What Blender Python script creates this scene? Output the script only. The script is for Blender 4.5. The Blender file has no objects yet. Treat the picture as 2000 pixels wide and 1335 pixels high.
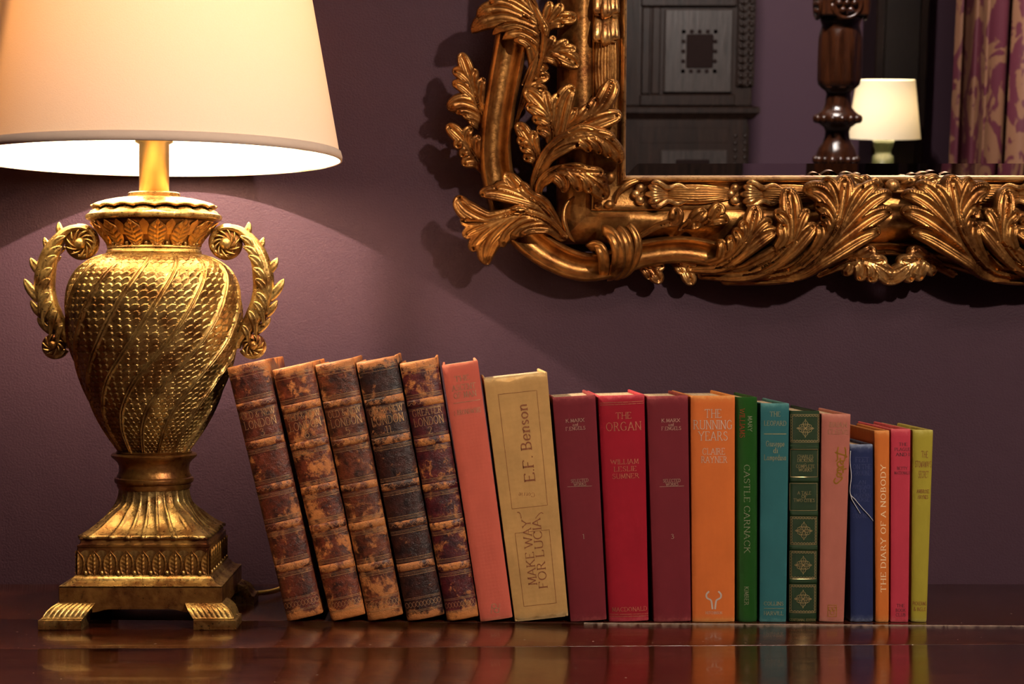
import bpy, bmesh, math, random
import numpy as np
from mathutils import Vector, Matrix

S = bpy.context.scene
COL = S.collection
F, CX, CY, H = 3390.0, 880.0, 640.0, 0.2875     # focal length in px, principal point, eye height above the table top
YW = 1.955                                       # the wall behind the table
FLOOR, CEIL, YB, XL, XR = -0.80, 1.85, -2.75, -2.3, 2.7

# ------------------------------------------------------------------ camera
cam = bpy.data.cameras.new('camera')
cam.sensor_width = 36.0
cam.lens = F / 2000.0 * 36.0
cam.shift_x = (1000.0 - CX) / 2000.0
cam.shift_y = -(667.5 - CY) / 2000.0
cam.clip_start = 0.02
cam.dof.use_dof = True
cam.dof.focus_distance = 1.69
cam.dof.aperture_fstop = 15.0
camo = bpy.data.objects.new('camera', cam)
camo.location = (0, 0, H)
camo.rotation_euler = (math.pi / 2, 0, 0)
COL.objects.link(camo)
S.camera = camo

# ------------------------------------------------------------------ view, world, lights
S.view_settings.view_transform = 'Standard'
S.view_settings.look = 'None'
S.view_settings.gamma = 1.0
S.view_settings.use_curve_mapping = False
S.view_settings.exposure = 0.0
S.cycles.max_bounces = 8
S.cycles.diffuse_bounces = 3
S.cycles.glossy_bounces = 4
S.cycles.transmission_bounces = 4
S.cycles.transparent_max_bounces = 8
S.cycles.caustics_reflective = False
S.cycles.caustics_refractive = False
S.cycles.sample_clamp_indirect = 6.0
w = bpy.data.worlds.new('world')
S.world = w
w.use_nodes = True
w.node_tree.nodes['Background'].inputs[0].default_value = (0.6, 0.55, 0.6, 1)
w.node_tree.nodes['Background'].inputs[1].default_value = 0.02


def area_light(name, loc, target, size, power, color, shape='DISK', size_y=None):
    l = bpy.data.lights.new(name, 'AREA')
    l.shape = shape
    l.size = size
    if size_y:
        l.size_y = size_y
    l.energy = power
    l.color = color
    o = bpy.data.objects.new(name, l)
    o.location = loc
    d = Vector(target) - Vector(loc)
    o.rotation_euler = d.to_track_quat('-Z', 'Y').to_euler()
    COL.objects.link(o)
    return o


# ceiling spot to the right in front of the mirror: the hard shadow down and to the left of the frame
area_light('key_spot', (0.95, 0.21, 1.23), (0.12, 1.9, 0.28), 0.07, 30.0, (1.0, 0.84, 0.68))
# a broad soft fill added high behind the camera for the book spines
area_light('room_fill', (0.55, -0.6, 1.75), (0.2, 1.8, 0.1), 0.9, 2.5, (1.0, 0.86, 0.74))
# added fill that brightens the far half of the room for the mirror's view
area_light('far_room_fill', (0.55, 0.55, 1.78), (1.3, -2.2, 0.35), 0.25, 210.0, (1.0, 0.9, 0.82))


def at(px, py, y):
    return Vector(((px - CX) * y / F, y, H - (py - CY) * y / F))


# ------------------------------------------------------------------ mesh helpers
class MB:
    def __init__(s):
        s.v, s.f, s.n = [], [], 0

    def add(s, V, faces):
        V = np.asarray(V, float).reshape(-1, 3)
        k = s.n
        s.v.append(V)
        s.f.extend([tuple(i + k for i in f) for f in faces])
        s.n += len(V)
        return s

    def grid(s, P, cu=False, cv=False, flip=False):
        n, m = P.shape[:2]
        i = np.arange(n if cu else n - 1)[:, None]
        j = np.arange(m if cv else m - 1)[None, :]
        i2, j2 = (i + 1) % n, (j + 1) % m
        q = np.stack([i * m + j + 0 * i2 + 0 * j2, i2 * m + j, i2 * m + j2, i * m + j2], -1).reshape(-1, 4)
        if flip:
            q = q[:, ::-1]
        s.add(P.reshape(-1, 3), q.tolist())
        return s

    def ring_cap(s, P, first=True, last=True):
        n, m = P.shape[:2]
        base = s.n - n * m
        if first:
            s.f.append(tuple(base + k for k in range(m))[::-1])
        if last:
            s.f.append(tuple(base + (n - 1) * m + k for k in range(m)))

    def box(s, lo, hi, c=0.0):
        (x0, y0, z0), (x1, y1, z1) = lo, hi
        if c <= 0:
            V = [(x, y, z) for z in (z0, z1) for y in (y0, y1) for x in (x0, x1)]
            s.add(V, [(0, 2, 3, 1), (4, 5, 7, 6), (0, 1, 5, 4), (2, 6, 7, 3), (0, 4, 6, 2), (1, 3, 7, 5)])
            return s
        def ring(z, d):
            return [(x0 + d + c, y0 + d, z), (x1 - d - c, y0 + d, z), (x1 - d, y0 + d + c, z), (x1 - d, y1 - d - c, z),
                    (x1 - d - c, y1 - d, z), (x0 + d + c, y1 - d, z), (x0 + d, y1 - d - c, z), (x0 + d, y0 + d + c, z)]
        P = np.array([ring(z0, c), ring(z0 + c, 0), ring(z1 - c, 0), ring(z1, c)])
        s.grid(P, cv=True, flip=True)
        s.ring_cap(P)
        return s

    def lathe(s, prof, n=48, c=(0, 0, 0), cap=True):
        pr = np.array(prof, float)
        a = np.linspace(0, 2 * np.pi, n, endpoint=False)
        P = np.empty((len(pr), n, 3))
        P[..., 0] = c[0] + pr[:, :1] * np.sin(a)
        P[..., 1] = c[1] - pr[:, :1] * np.cos(a)
        P[..., 2] = c[2] + pr[:, 1:2]
        s.grid(P, cv=True, flip=True)
        if cap:
            s.ring_cap(P)
        return s

    def tube(s, pts, r, n=8):
        pts = np.array(pts, float)
        r = np.broadcast_to(np.asarray(r, float), (len(pts),))
        T = np.gradient(pts, axis=0)
        T /= np.linalg.norm(T, axis=1)[:, None] + 1e-12
        up = np.array([0.0, 1.0, 0.0]) if abs(T[0][1]) < .9 else np.array([1.0, 0, 0])
        a = np.linspace(0, 2 * np.pi, n, endpoint=False)
        P = np.empty((len(pts), n, 3))
        for i in range(len(pts)):
            u = up - T[i] * np.dot(up, T[i])
            u /= np.linalg.norm(u) + 1e-12
            up = u
            b = np.cross(T[i], u)
            P[i] = pts[i] + r[i] * (np.cos(a)[:, None] * u + np.sin(a)[:, None] * b)
        s.grid(P, cv=True)
        s.ring_cap(P)
        return s

    def ball(s, c, r, n=12, m=8, sc=(1, 1, 1)):
        th = np.linspace(0.02, np.pi - 0.02, m)
        ph = np.linspace(0, 2 * np.pi, n, endpoint=False)
        P = np.empty((m, n, 3))
        P[..., 0] = c[0] + r * sc[0] * np.sin(th)[:, None] * np.cos(ph)
        P[..., 1] = c[1] + r * sc[1] * np.sin(th)[:, None] * np.sin(ph)
        P[..., 2] = c[2] + r * sc[2] * np.cos(th)[:, None] * np.ones(n)
        s.grid(P, cv=True, flip=True)
        s.ring_cap(P)
        return s

    def build(s, name, mat, parent=None, smooth=True, fn=None, fix=True):
        V = np.concatenate(s.v)
        if fn is not None:
            V = fn(V)
        me = bpy.data.meshes.new(name)
        me.from_pydata(V.tolist(), [], s.f)
        if fix:
            bm = bmesh.new()
            bm.from_mesh(me)
            bmesh.ops.recalc_face_normals(bm, faces=bm.faces)
            bm.to_mesh(me)
            bm.free()
        if smooth:
            me.polygons.foreach_set('use_smooth', [True] * len(me.polygons))
            if smooth is not True:
                me.set_sharp_from_angle(angle=smooth)
        me.materials.append(mat)
        o = bpy.data.objects.new(name, me)
        COL.objects.link(o)
        if parent is not None:
            o.parent = parent
        return o


def empty(name, loc, rot=(0, 0, 0)):
    o = bpy.data.objects.new(name, None)
    o.location = loc
    o.rotation_euler = rot
    o.empty_display_size = 0.05
    COL.objects.link(o)
    return o


def tag(o, label=None, cat=None, group=None, kind=None):
    if label: o['label'] = label
    if cat: o['category'] = cat
    if group: o['group'] = group
    if kind: o['kind'] = kind
    return o


def copy_part(o, parent=None, loc=None, rot=None, scale=None):
    c = o.copy()
    COL.objects.link(c)
    c.parent = parent if parent is not None else o.parent
    if loc is not None: c.location = loc
    if rot is not None: c.rotation_euler = rot
    if scale is not None: c.scale = scale
    return c


def copy_tree(o, parent=None, **k):
    kids = list(o.children)
    c = copy_part(o, parent, **k)
    for ch in kids:
        copy_tree(ch, c)
    return c


def crom(pts, n):
    """smooth curve through the points, n samples"""
    p = np.array(pts, float)
    if len(p) == 2:
        t = np.linspace(0, 1, n)[:, None]
        return p[0] * (1 - t) + p[1] * t
    q = np.vstack([2 * p[0] - p[1], p, 2 * p[-1] - p[-2]])
    u = np.linspace(0, len(p) - 1 - 1e-9, n)
    i = u.astype(int)
    f = (u - i)[:, None]
    a, b, c, d = q[i], q[i + 1], q[i + 2], q[i + 3]
    return 0.5 * ((2 * b) + (c - a) * f + (2 * a - 5 * b + 4 * c - d) * f ** 2 + (3 * b - a - 3 * c + d) * f ** 3)


def bez(pts, n):
    p = np.array(pts, float)
    t = np.linspace(0, 1, n)[:, None]
    k = len(p) - 1
    return sum(math.comb(k, i) * (1 - t) ** (k - i) * t ** i * p[i] for i in range(k + 1))


def sstep(a, b, x):
    t = np.clip((x - a) / (b - a), 0, 1)
    return t * t * (3 - 2 * t)


# ------------------------------------------------------------------ materials
class NT:
    def __init__(s, name):
        s.m = bpy.data.materials.new(name)
        s.m.use_nodes = True
        s.t = s.m.node_tree
        s.b = s.t.nodes['Principled BSDF']
        s.out = s.t.nodes['Material Output']

    def node(s, typ, **kw):
        n = s.t.nodes.new(typ)
        for k, v in kw.items():
            if isinstance(k, str) and hasattr(n, k) and k not in n.inputs:
                setattr(n, k, v)
            else:
                n.inputs[k].default_value = v
        return n

    def link(s, a, b):
        s.t.links.new(a, b)

    def coords(s, scale=(1, 1, 1), kind='Object', loc=(0, 0, 0)):
        tc = s.t.nodes.new('ShaderNodeTexCoord')
        mp = s.t.nodes.new('ShaderNodeMapping')
        mp.inputs['Scale'].default_value = scale
        mp.inputs['Location'].default_value = loc
        s.link(tc.outputs[kind], mp.inputs[0])
        return mp.outputs[0]

    def noise(s, vec, scale, detail=4, rough=0.6, dist=0.0):
        n = s.t.nodes.new('ShaderNodeTexNoise')
        n.inputs['Scale'].default_value = scale
        n.inputs['Detail'].default_value = detail
        n.inputs['Roughness'].default_value = rough
        n.inputs['Distortion'].default_value = dist
        s.link(vec, n.inputs['Vector'])
        return n.outputs['Fac']

    def ramp(s, fac, stops, interp='LINEAR'):
        r = s.t.nodes.new('ShaderNodeValToRGB')
        r.color_ramp.interpolation = interp
        e = r.color_ramp.elements
        while len(e) < len(stops):
            e.new(0.5)
        for k, (p, c) in enumerate(stops):
            e[k].position = p
            e[k].color = (c, c, c, 1) if isinstance(c, (int, float)) else (*c, 1)
        s.link(fac, r.inputs[0])
        return r.outputs[0]

    def mix(s, fac, a, b, mode='MIX'):
        n = s.t.nodes.new('ShaderNodeMix')
        n.data_type = 'RGBA'
        n.blend_type = mode
        for sock, v in ((n.inputs['Factor'], fac), (n.inputs['A'] if False else n.inputs[6], a), (n.inputs[7], b)):
            if hasattr(v, 'is_output') or isinstance(v, bpy.types.NodeSocket):
                s.link(v, sock)
            elif isinstance(v, (int, float)):
                sock.default_value = v
            else:
                sock.default_value = (*v, 1)
        return n.outputs[2]

    def math(s, op, a, b=None):
        n = s.t.nodes.new('ShaderNodeMath')
        n.operation = op
        for sock, v in ((n.inputs[0], a), (n.inputs[1], b)):
            if v is None: continue
            if isinstance(v, bpy.types.NodeSocket): s.link(v, sock)
            else: sock.default_value = v
        return n.outputs[0]

    def bump(s, h, dist=0.001, strength=1.0, chain=None):
        n = s.t.nodes.new('ShaderNodeBump')
        n.inputs['Distance'].default_value = dist
        n.inputs['Strength'].default_value = strength
        s.link(h, n.inputs['Height'])
        if chain is not None:
            s.link(chain, n.inputs['Normal'])
        return n.outputs[0]

    def set(s, **kw):
        for k, v in kw.items():
            i = s.b.inputs[k.replace('_', ' ')]
            if isinstance(v, bpy.types.NodeSocket): s.link(v, i)
            elif isinstance(v, tuple) and len(v) == 3: i.default_value = (*v, 1)
            else: i.default_value = v
        return s.m


def plain(name, col, rough=0.5, metal=0.0, var=0.15, scale=60, bump=0.0, **kw):
    t = NT(name)
    v = t.coords()
    n = t.noise(v, scale)
    c = t.mix(n, tuple(x * (1 - var) for x in col), tuple(min(1, x * (1 + var)) for x in col))
    t.set(Base_Color=c, Roughness=rough, Metallic=metal)
    if bump:
        t.set(Normal=t.bump(t.noise(v, scale * 4), bump))
    for k, x in kw.items():
        t.set(**{k: x})
    return t.m


def gold(name, hi, lo, rough=0.36, metal=0.85, scale=45, cut=(0.38, 0.62), seed=0, fine=0.00025):
    t = NT(name)
    v = t.coords(loc=(seed, seed * 1.7, 0))
    n1 = t.noise(v, scale, 5, 0.55, 0.4)
    n2 = t.noise(v, scale * 7, 2, 0.5)
    n3 = t.noise(v, 900, 2, 0.5)
    f = t.ramp(t.math('ADD', t.math('MULTIPLY', n1, 0.85), t.math('MULTIPLY', n2, 0.15)), [(cut[0], 0.0), (cut[1], 1.0)])
    c = t.mix(f, lo, hi)
    r = t.ramp(n2, [(0.3, rough - .07), (0.7, rough + .12)])
    t.set(Base_Color=c, Roughness=r, Metallic=metal, Normal=t.bump(t.math('ADD', n2, t.math('MULTIPLY', n3, 0.5)), fine))
    return t.m


M = {}
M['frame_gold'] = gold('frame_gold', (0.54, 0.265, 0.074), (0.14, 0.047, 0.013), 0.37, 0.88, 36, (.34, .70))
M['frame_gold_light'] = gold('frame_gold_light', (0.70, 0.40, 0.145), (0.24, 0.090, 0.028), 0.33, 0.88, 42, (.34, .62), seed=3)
M['lamp_gold'] = gold('lamp_gold', (0.52, 0.345, 0.115), (0.20, 0.090, 0.022), 0.31, 0.82, 55, seed=5)
M['lamp_gold_red'] = gold('lamp_gold_red', (0.44, 0.225, 0.048), (0.13, 0.038, 0.012), 0.34, 0.80, 30, (0.36, 0.70), seed=7)
M['stem_gold'] = gold('stem_gold', (0.85, 0.70, 0.42), (0.70, 0.52, 0.24), 0.38, 0.45, 90, seed=11)
M['lamp_leaf'] = gold('lamp_leaf', (0.60, 0.30, 0.06), (0.36, 0.13, 0.03), 0.34, 0.8, 60, seed=9)


def wall_paint():
    t = NT('plum_wall_paint')
    v = t.coords()
    n = t.noise(v, 420, 3, 0.55)
    n2 = t.noise(v, 3.0, 3)
    n3 = t.noise(v, 70, 2)
    c = t.mix(n2, (0.043, 0.0195, 0.0310), (0.050, 0.0230, 0.0362))
    t.set(Base_Color=c, Roughness=0.6, Specular_IOR_Level=0.18, Normal=t.bump(t.math('ADD', n, t.math('MULTIPLY', n3, 0.5)), 0.00055))
    return t.m


M['wall'] = wall_paint()


def wood_top():
    t = NT('polished_mahogany')
    v = t.coords(scale=(1.2, 14, 14))
    v2 = t.coords()
    g = t.noise(v, 9, 6, 0.65, 0.6)
    g2 = t.noise(t.coords(scale=(3, 60, 60)), 14, 4, 0.6)
    c = t.mix(t.ramp(g, [(0.35, 0.0), (0.68, 1.0)]), (0.013, 0.0024, 0.0013), (0.060, 0.0105, 0.0042))
    c = t.mix(t.ramp(g2, [(0.5, 0.0), (0.8, 0.45)]), c, (0.16, 0.06, 0.025))
    sc = t.ramp(t.noise(t.coords(scale=(9, 55, 55), loc=(3, 1, 0)), 6, 6, 0.7, 0.8), [(0.63, 0.0), (0.70, 0.55)])
    c = t.mix(sc, c, (0.26, 0.12, 0.06))
    r = t.ramp(t.noise(v2, 22, 5, 0.65), [(0.3, 0.06), (0.75, 0.19)])
    sp = t.ramp(t.noise(v2, 240, 1, 0.4), [(0.765, 0.0), (0.80, 0.8)])     # specks of dust
    c = t.mix(sp, c, (0.45, 0.38, 0.30))
    b = t.bump(t.noise(v, 30, 4, 0.6), 0.00030)
    b = t.bump(t.noise(v2, 14, 2), 0.0006, 0.5, b)
    t.set(Base_Color=c, Roughness=r, Normal=b, Coat_Weight=0.25, Coat_Roughness=0.06)
    t.b.inputs['Specular IOR Level'].default_value = 0.55
    return t.m


M['table'] = wood_top()


def oak(name, a, b, rough=0.38, spec=0.5):
    t = NT(name)
    v = t.coords(scale=(12, 12, 1.2))
    g = t.noise(v, 8, 6, 0.65, 0.7)
    c = t.mix(t.ramp(g, [(0.3, 0.0), (0.7, 1.0)]), a, b)
    t.set(Base_Color=c, Roughness=rough, Normal=t.bump(g, 0.0008), Specular_IOR_Level=spec)
    return t.m


M['dark_oak'] = oak('dark_oak', (0.0035, 0.0018, 0.0013), (0.014, 0.0065, 0.0042), 0.40, .15)
M['mahogany_post'] = oak('mahogany_post', (0.003, 0.001, 0.0006), (0.017, 0.0048, 0.0016), 0.16)


def leather(name, tan, dark, mid, seed, cut, h=.26):
    t = NT(name)
    v = t.coords(loc=(seed * 3.1, seed * 1.3, seed * 0.7))
    vs = t.coords(scale=(1.0, 1.0, 0.75), loc=(seed * 2.1, seed, seed * 1.9))
    n1 = t.noise(vs, 42, 9, 0.72, 0.35)
    n2 = t.noise(v, 170, 6, 0.7, 0.3)
    n3 = t.noise(v, 14, 4, 0.6)
    f = t.math('ADD', t.math('MULTIPLY', n1, 0.55), t.math('ADD', t.math('MULTIPLY', n2, 0.25), t.math('MULTIPLY', n3, 0.2)))
    sx = t.node('ShaderNodeSeparateXYZ')          # rubbed bare at head and tail
    t.link(t.coords(), sx.inputs[0])
    ed = t.math('SUBTRACT', h * .5, t.math('ABSOLUTE', t.math('SUBTRACT', sx.outputs[2], h * .5)))
    f = t.math('ADD', f, t.ramp(ed, [(0.0, .14), (0.016, 0.0)]))
    m1 = t.ramp(f, [(cut - .03, 0.0), (cut + .025, 1.0)])
    m2 = t.ramp(t.noise(v, 95, 6, 0.7, 0.2), [(0.38, 0.0), (0.6, 1.0)])
    dk = t.mix(m2, dark, mid)
    tn = t.mix(t.noise(v, 60, 5, 0.6), tuple(x * .6 for x in tan), tan)
    c = t.mix(m1, dk, tn)
    grain = t.noise(v, 900, 3, 0.6)
    b = t.bump(t.math('ADD', t.math('MULTIPLY', grain, 0.4), t.math('ADD', t.math('MULTIPLY', n2, .8), t.math('MULTIPLY', f, 1.0))), 0.00075)
    t.set(Base_Color=c, Roughness=t.ramp(m1, [(0, 0.32), (1, 0.58)]), Normal=b)
    t.b.inputs['Specular IOR Level'].default_value = 0.5
    return t.m


def cloth(name, col, seed=0, var=0.16, weave=0.00010, rough=0.75, edge=None, h=0.2):
    t = NT(name)
    v = t.coords(loc=(seed, seed * 2.0, seed * 0.5))
    raw = t.coords()
    wx = t.node('ShaderNodeTexWave', wave_type='BANDS', bands_direction='X')
    wx.inputs['Scale'].default_value = 620
    wx.inputs['Distortion'].default_value = 1.2
    wz = t.node('ShaderNodeTexWave', wave_type='BANDS', bands_direction='Z')
    wz.inputs['Scale'].default_value = 620
    wz.inputs['Distortion'].default_value = 1.2
    t.link(v, wx.inputs[0]); t.link(v, wz.inputs[0])
    wv = t.math('ADD', wx.outputs['Fac'], wz.outputs['Fac'])
    n = t.noise(v, 26, 5, 0.65)
    n2 = t.noise(t.coords(scale=(1, 1, .25), loc=(seed, 0, 0)), 160, 4, 0.6)
    c = t.mix(n, tuple(x * (1 - var) for x in col), tuple(min(1, x * (1 + var)) for x in col))
    c = t.mix(t.math('MULTIPLY', n2, 0.3), c, tuple(x * .55 for x in col))
    if edge:                                    # bare rubbed cloth at head and tail
        sx = t.node('ShaderNodeSeparateXYZ')
        t.link(raw, sx.inputs[0])
        d = t.math('SUBTRACT', h * .5, t.math('ABSOLUTE', t.math('SUBTRACT', sx.outputs[2], h * .5)))
        d = t.math('ADD', d, t.math('MULTIPLY', t.math('SUBTRACT', t.noise(v, 130, 5, .7), .5), 0.012))
        c = t.mix(t.ramp(d, [(0.0005, 0.75), (0.0045, 0.0)]), c, edge)
    b = t.bump(wv, weave, 0.8)
    b = t.bump(n, 0.0006, 0.5, b)
    t.set(Base_Color=c, Roughness=rough, Normal=b)
    t.b.inputs['Specular IOR Level'].default_value = 0.22
    return t.m


def paper():
    t = NT('page_edges')
    v = t.coords(scale=(1, .02, .02))
    n = t.noise(v, 2600, 2, 0.5)
    c = t.mix(t.ramp(n, [(0.35, 0.0), (0.65, 1.0)]), (0.42, 0.27, 0.13), (0.78, 0.62, 0.42))
    t.set(Base_Color=c, Roughness=0.9, Normal=t.bump(n, 0.0004))
    return t.m


M['paper'] = paper()


def foil(name, col, back, keep=0.45, metal=0.85, rough=0.3, seed=0):
    """leaf lettering, rubbed through to the cloth in places"""
    t = NT(name)
    n = t.noise(t.coords(loc=(seed, 0, seed)), 380, 4, 0.7)
    f = t.ramp(n, [(keep - .08, 0.0), (keep + .08, 1.0)])
    t.set(Base_Color=t.mix(f, back, col), Metallic=t.math('MULTIPLY', f, metal), Roughness=rough)
    return t.m
# ================================================================== the room
def slab(name, lo, hi, mat):
    return tag(MB().box(lo, hi).build(name, mat, smooth=False), kind='structure')


slab('wall_back', (XL, YW, FLOOR), (XR, YW + .1, CEIL), M['wall'])
slab('wall_front', (XL, YB - .1, FLOOR), (XR, YB, CEIL), M['wall'])
slab('wall_left', (XL - .1, YB - .1, FLOOR), (XL, YW + .1, CEIL), M['wall'])
slab('wall_right', (XR, YB - .1, FLOOR), (XR + .1, YW + .1, CEIL), M['wall'])
slab('floor', (XL - .1, YB - .1, FLOOR - .05), (XR + .1, YW + .1, FLOOR), plain('carpet', (.06, .035, .03), .95, bump=.002))
slab('ceiling', (XL - .1, YB - .1, CEIL), (XR + .1, YW + .1, CEIL + .05), plain('ceiling_paint', (.55, .50, .46), .8))

# ================================================================== the table: three planks on an apron and legs
table = tag(empty('side_table', (0.15, 1.6, FLOOR)), 'long dark polished mahogany table carrying the lamp and the row of books', 'table')


def tl(x, y, z): return (x - .15, y - 1.6, z - FLOOR)


TX0, TX1, TY0, TY1 = -1.15, 1.45, 1.26, 1.950


def seam_y(x, y0, y1):          # depth of a seam at table x, from its depths at the table ends
    return y0 + (y1 - y0) * (x - TX0) / (TX1 - TX0)


SA = (1.745, 1.640)             # rear seam, runs a little forward to the right
SB = (1.535, 1.605)             # front seam, runs a little back to the right


def plank(front, back, seed):
    rng = random.Random(seed)
    mb = MB()
    n = 60
    xs = np.linspace(TX0, TX1, n)
    P = np.empty((n, 8, 3))
    e = .0006
    for i, x in enumerate(xs):
        yf = seam_y(x, *front) + .0004 + rng.uniform(0, .0003)
        yb = seam_y(x, *back) - .0004 - rng.uniform(0, .0003)
        for k, (y, z) in enumerate([(yf, -.03), (yf, -e), (yf + e * .5, -e * .3), (yf + e * 1.6, 0), (yb - e * 1.6, 0), (yb - e * .5, -e * .3), (yb, -e), (yb, -.03)]):
            P[i, k] = tl(x, y, z)
    mb.grid(P, cv=True)
    mb.ring_cap(P)
    return mb.build('plank', M['table'], table, smooth=math.radians(35))


plank((TY0, TY0), SB, 1)
plank(SB, SA, 2)
plank(SA, (TY1, TY1), 3)
# pale dust and worn filler in the right half of the rear seam
mb = MB()
rng = random.Random(5)
xs = np.linspace(.13, .75, 260)
P = np.empty((260, 4, 3))
for i, x in enumerate(xs):
    y = seam_y(x, *SA)
    wd = .00025 + .0006 * rng.random() ** 2
    for k, (dy, z) in enumerate([(-wd, -.002), (-wd * .8, .00025 * rng.random()), (wd * .8, .00025 * rng.random()), (wd, -.002)]):
        P[i, k] = tl(x, y + dy, z)
mb.grid(P)
mb.build('seam_filler', plain('seam_dust', (.30, .22, .17), .85, var=.8, scale=190), table)
dk = M['dark_oak']
MB().box(tl(TX0 + .05, TY0 + .05, -.13), tl(TX1 - .05, TY1 - .04, -.0301), .002).build('apron', dk, table, smooth=False)
for lx in (TX0 + .09, TX1 - .09):
    for ly in (TY0 + .09, TY1 - .09):
        m_ = MB().lathe([(.022, 0), (.03, .02), (.028, .10), (.02, .16), (.034, .30), (.036, .45), (.026, .52), (.038, .55), (.038, -.13 - FLOOR)], 20, tl(lx, ly, FLOOR))
        m_.build('leg', dk, table)

# ================================================================== lettering: a small stroke alphabet with serifs
GL = {
 'A': "L 0 0 4 10 8 0;L 1.5 3.4 6.5 3.4", 'B': "L 1 0 1 10;C 1 10 4.6 9.6 5.6 7.6 4.4 5.6 1 5.3;C 1 5.3 5.2 4.9 6.6 2.7 5.2 .4 1 0",
 'C': "C 8 8 6.5 9.7 4.2 10 1.6 8.4 .6 5 1.6 1.6 4.2 0 6.6 .4 8 2;L 8 8 8 9.6", 'D': "L 1 0 1 10;C 1 10 5 9.8 7.6 8 8.4 5 7.6 2 5 .2 1 0",
 'E': "L 1 0 1 10;L 1 10 6.5 10 6.5 8.6;L 1 5.2 5 5.2;L 1 0 6.8 0 6.8 1.6", 'F': "L 1 0 1 10;L 1 10 6.5 10 6.5 8.6;L 1 5.2 5 5.2",
 'G': "C 8 8 6.5 9.7 4.2 10 1.6 8.4 .6 5 1.6 1.6 4.2 0 6.6 .4 8 1.4;L 8 1 8 4.4;L 6.2 4.4 9.2 4.4", 'H': "L 1 0 1 10;L 8 0 8 10;L 1 5.2 8 5.2",
 'I': "L 1 0 1 10", 'J': "C 3 10 3 4 3 1 1.6 -.6 0 -.2", 'K': "L 1 0 1 10;L 1 4.4 7 10;L 3 6 7.8 0", 'L': "L 1 10 1 0;L 1 0 6.6 0 6.6 1.8",
 'M': "L 1 0 1.6 10;L 1.6 10 5 1 8.4 10;L 8.4 10 9 0", 'N': "L 1 0 1 10;L 1 10 8 0;L 8 0 8 10",
 'O': "C 4.6 10 1.6 8.4 .5 5 1.6 1.6 4.6 0 7.6 1.6 8.7 5 7.6 8.4 4.6 10", 'P': "L 1 0 1 10;C 1 10 4.8 9.6 6.2 7.4 4.8 5 1 4.6",
 'Q': "C 4.6 10 1.6 8.4 .5 5 1.6 1.6 4.6 0 7.6 1.6 8.7 5 7.6 8.4 4.6 10;L 5 2 8.6 -1.4", 'R': "L 1 0 1 10;C 1 10 4.8 9.6 6 7.6 4.8 5.4 1 5.1;L 3.8 5 7.6 0",
 'S': "C 6 8.3 4.6 9.8 2.6 9.8 1 8.3 1.4 6.4 4.4 5 6.2 3.4 6 1.4 4 0 1.8 .4 .6 2", 'T': "L 4 0 4 10;L 0 8.6 0 10 8 10 8 8.6",
 'U': "L 1 10 1 3.5;C 1 3.5 1.6 .9 4.4 0 7.2 .9 7.8 3.5;L 7.8 3.5 7.8 10", 'V': "L 0 10 4 0 8 10", 'W': "L 0 10 3 0 6 9 9 0 12 10",
 'X': "L 0 0 8 10;L 0 10 8 0", 'Y': "L 0 10 4 5 8 10;L 4 5 4 0", 'Z': "L 0 10 7.4 10 0 0 7.4 0 7.4 1.6",
 '&': "C 8.6 5.4 6.6 1.6 3.6 0 1 1 .8 3.2 3.4 5.6 5.2 7.8 4 10 2.4 9.2 2.6 7 5.4 3 9.2 0", '.': "L .6 0 1 .5 1.4 0", "'": "L 1 10 .7 8", '-': "L 0 5 4 5",
 '0': "C 3.4 10 1 8 .6 5 1 2 3.4 0 5.8 2 6.2 5 5.8 8 3.4 10", '1': "L .6 8.8 2.6 10 2.6 0", '2': "C .6 7.8 2 9.8 4.2 9.8 5.6 8 4.4 5 .5 0;L .5 0 6.2 0 6.4 1.2",
 '3': "C .8 8.4 2.6 10 4.8 9.2 5.2 7.2 2.8 5.4;C 2.8 5.4 5.8 4.4 5.8 1.6 3.4 0 .6 1.2", '5': "L 5.6 10 1.6 10 1.2 5.6;C 1.2 5.6 4.4 6.2 5.9 3.4 4.2 .3 .8 .8",
 '6': "C 5.2 9.8 2.2 7.8 .8 4 1.6 .8 3.6 0 5.8 1.6 5.6 4.6 3.4 5.6 1 3.6",
 'a': "C 4.6 5.4 2.4 6.4 .6 4 .8 1 2.6 0 4.6 2;L 4.6 6 4.6 1 5.6 0", 'd': "C 4.6 5 2.4 6.4 .6 4 .8 1 2.6 0 4.6 1.6;L 4.6 10 4.6 0", 'e': "C .8 3.2 5 3.4 4.4 5.8 2.6 6.4 .6 4.4 .8 1.2 2.8 0 5 1.4",
 'i': "L 1 0 1 6;L .8 8 1.2 8.4", 'm': "L 1 0 1 6;C 1 4.4 2.8 6.3 4 5 4 0;C 4 4.4 5.8 6.3 7 5 7 0", 'n': "L 1 0 1 6;C 1 4.4 3 6.4 4.6 5 4.6 0", 'o': "C 2.8 6.2 .6 4.6 .6 1.8 2.8 0 5 1.8 5 4.6 2.8 6.2",
 'p': "L 1 -3 1 6;C 1 4.6 3 6.4 5 4.4 4.6 1 2.6 0 1 1.4", 'r': "L 1 0 1 6;C 1 4 2.4 6 4 5.8", 's': "C 4 5.2 2.4 6.2 1 5 2 3.4 4 2 3 .2 .8 .8", 'u': "L 1 6 1 2;C 1 2 1.6 0 3.4 .4 4.6 2.4;L 4.6 6 4.6 0",
}


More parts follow.
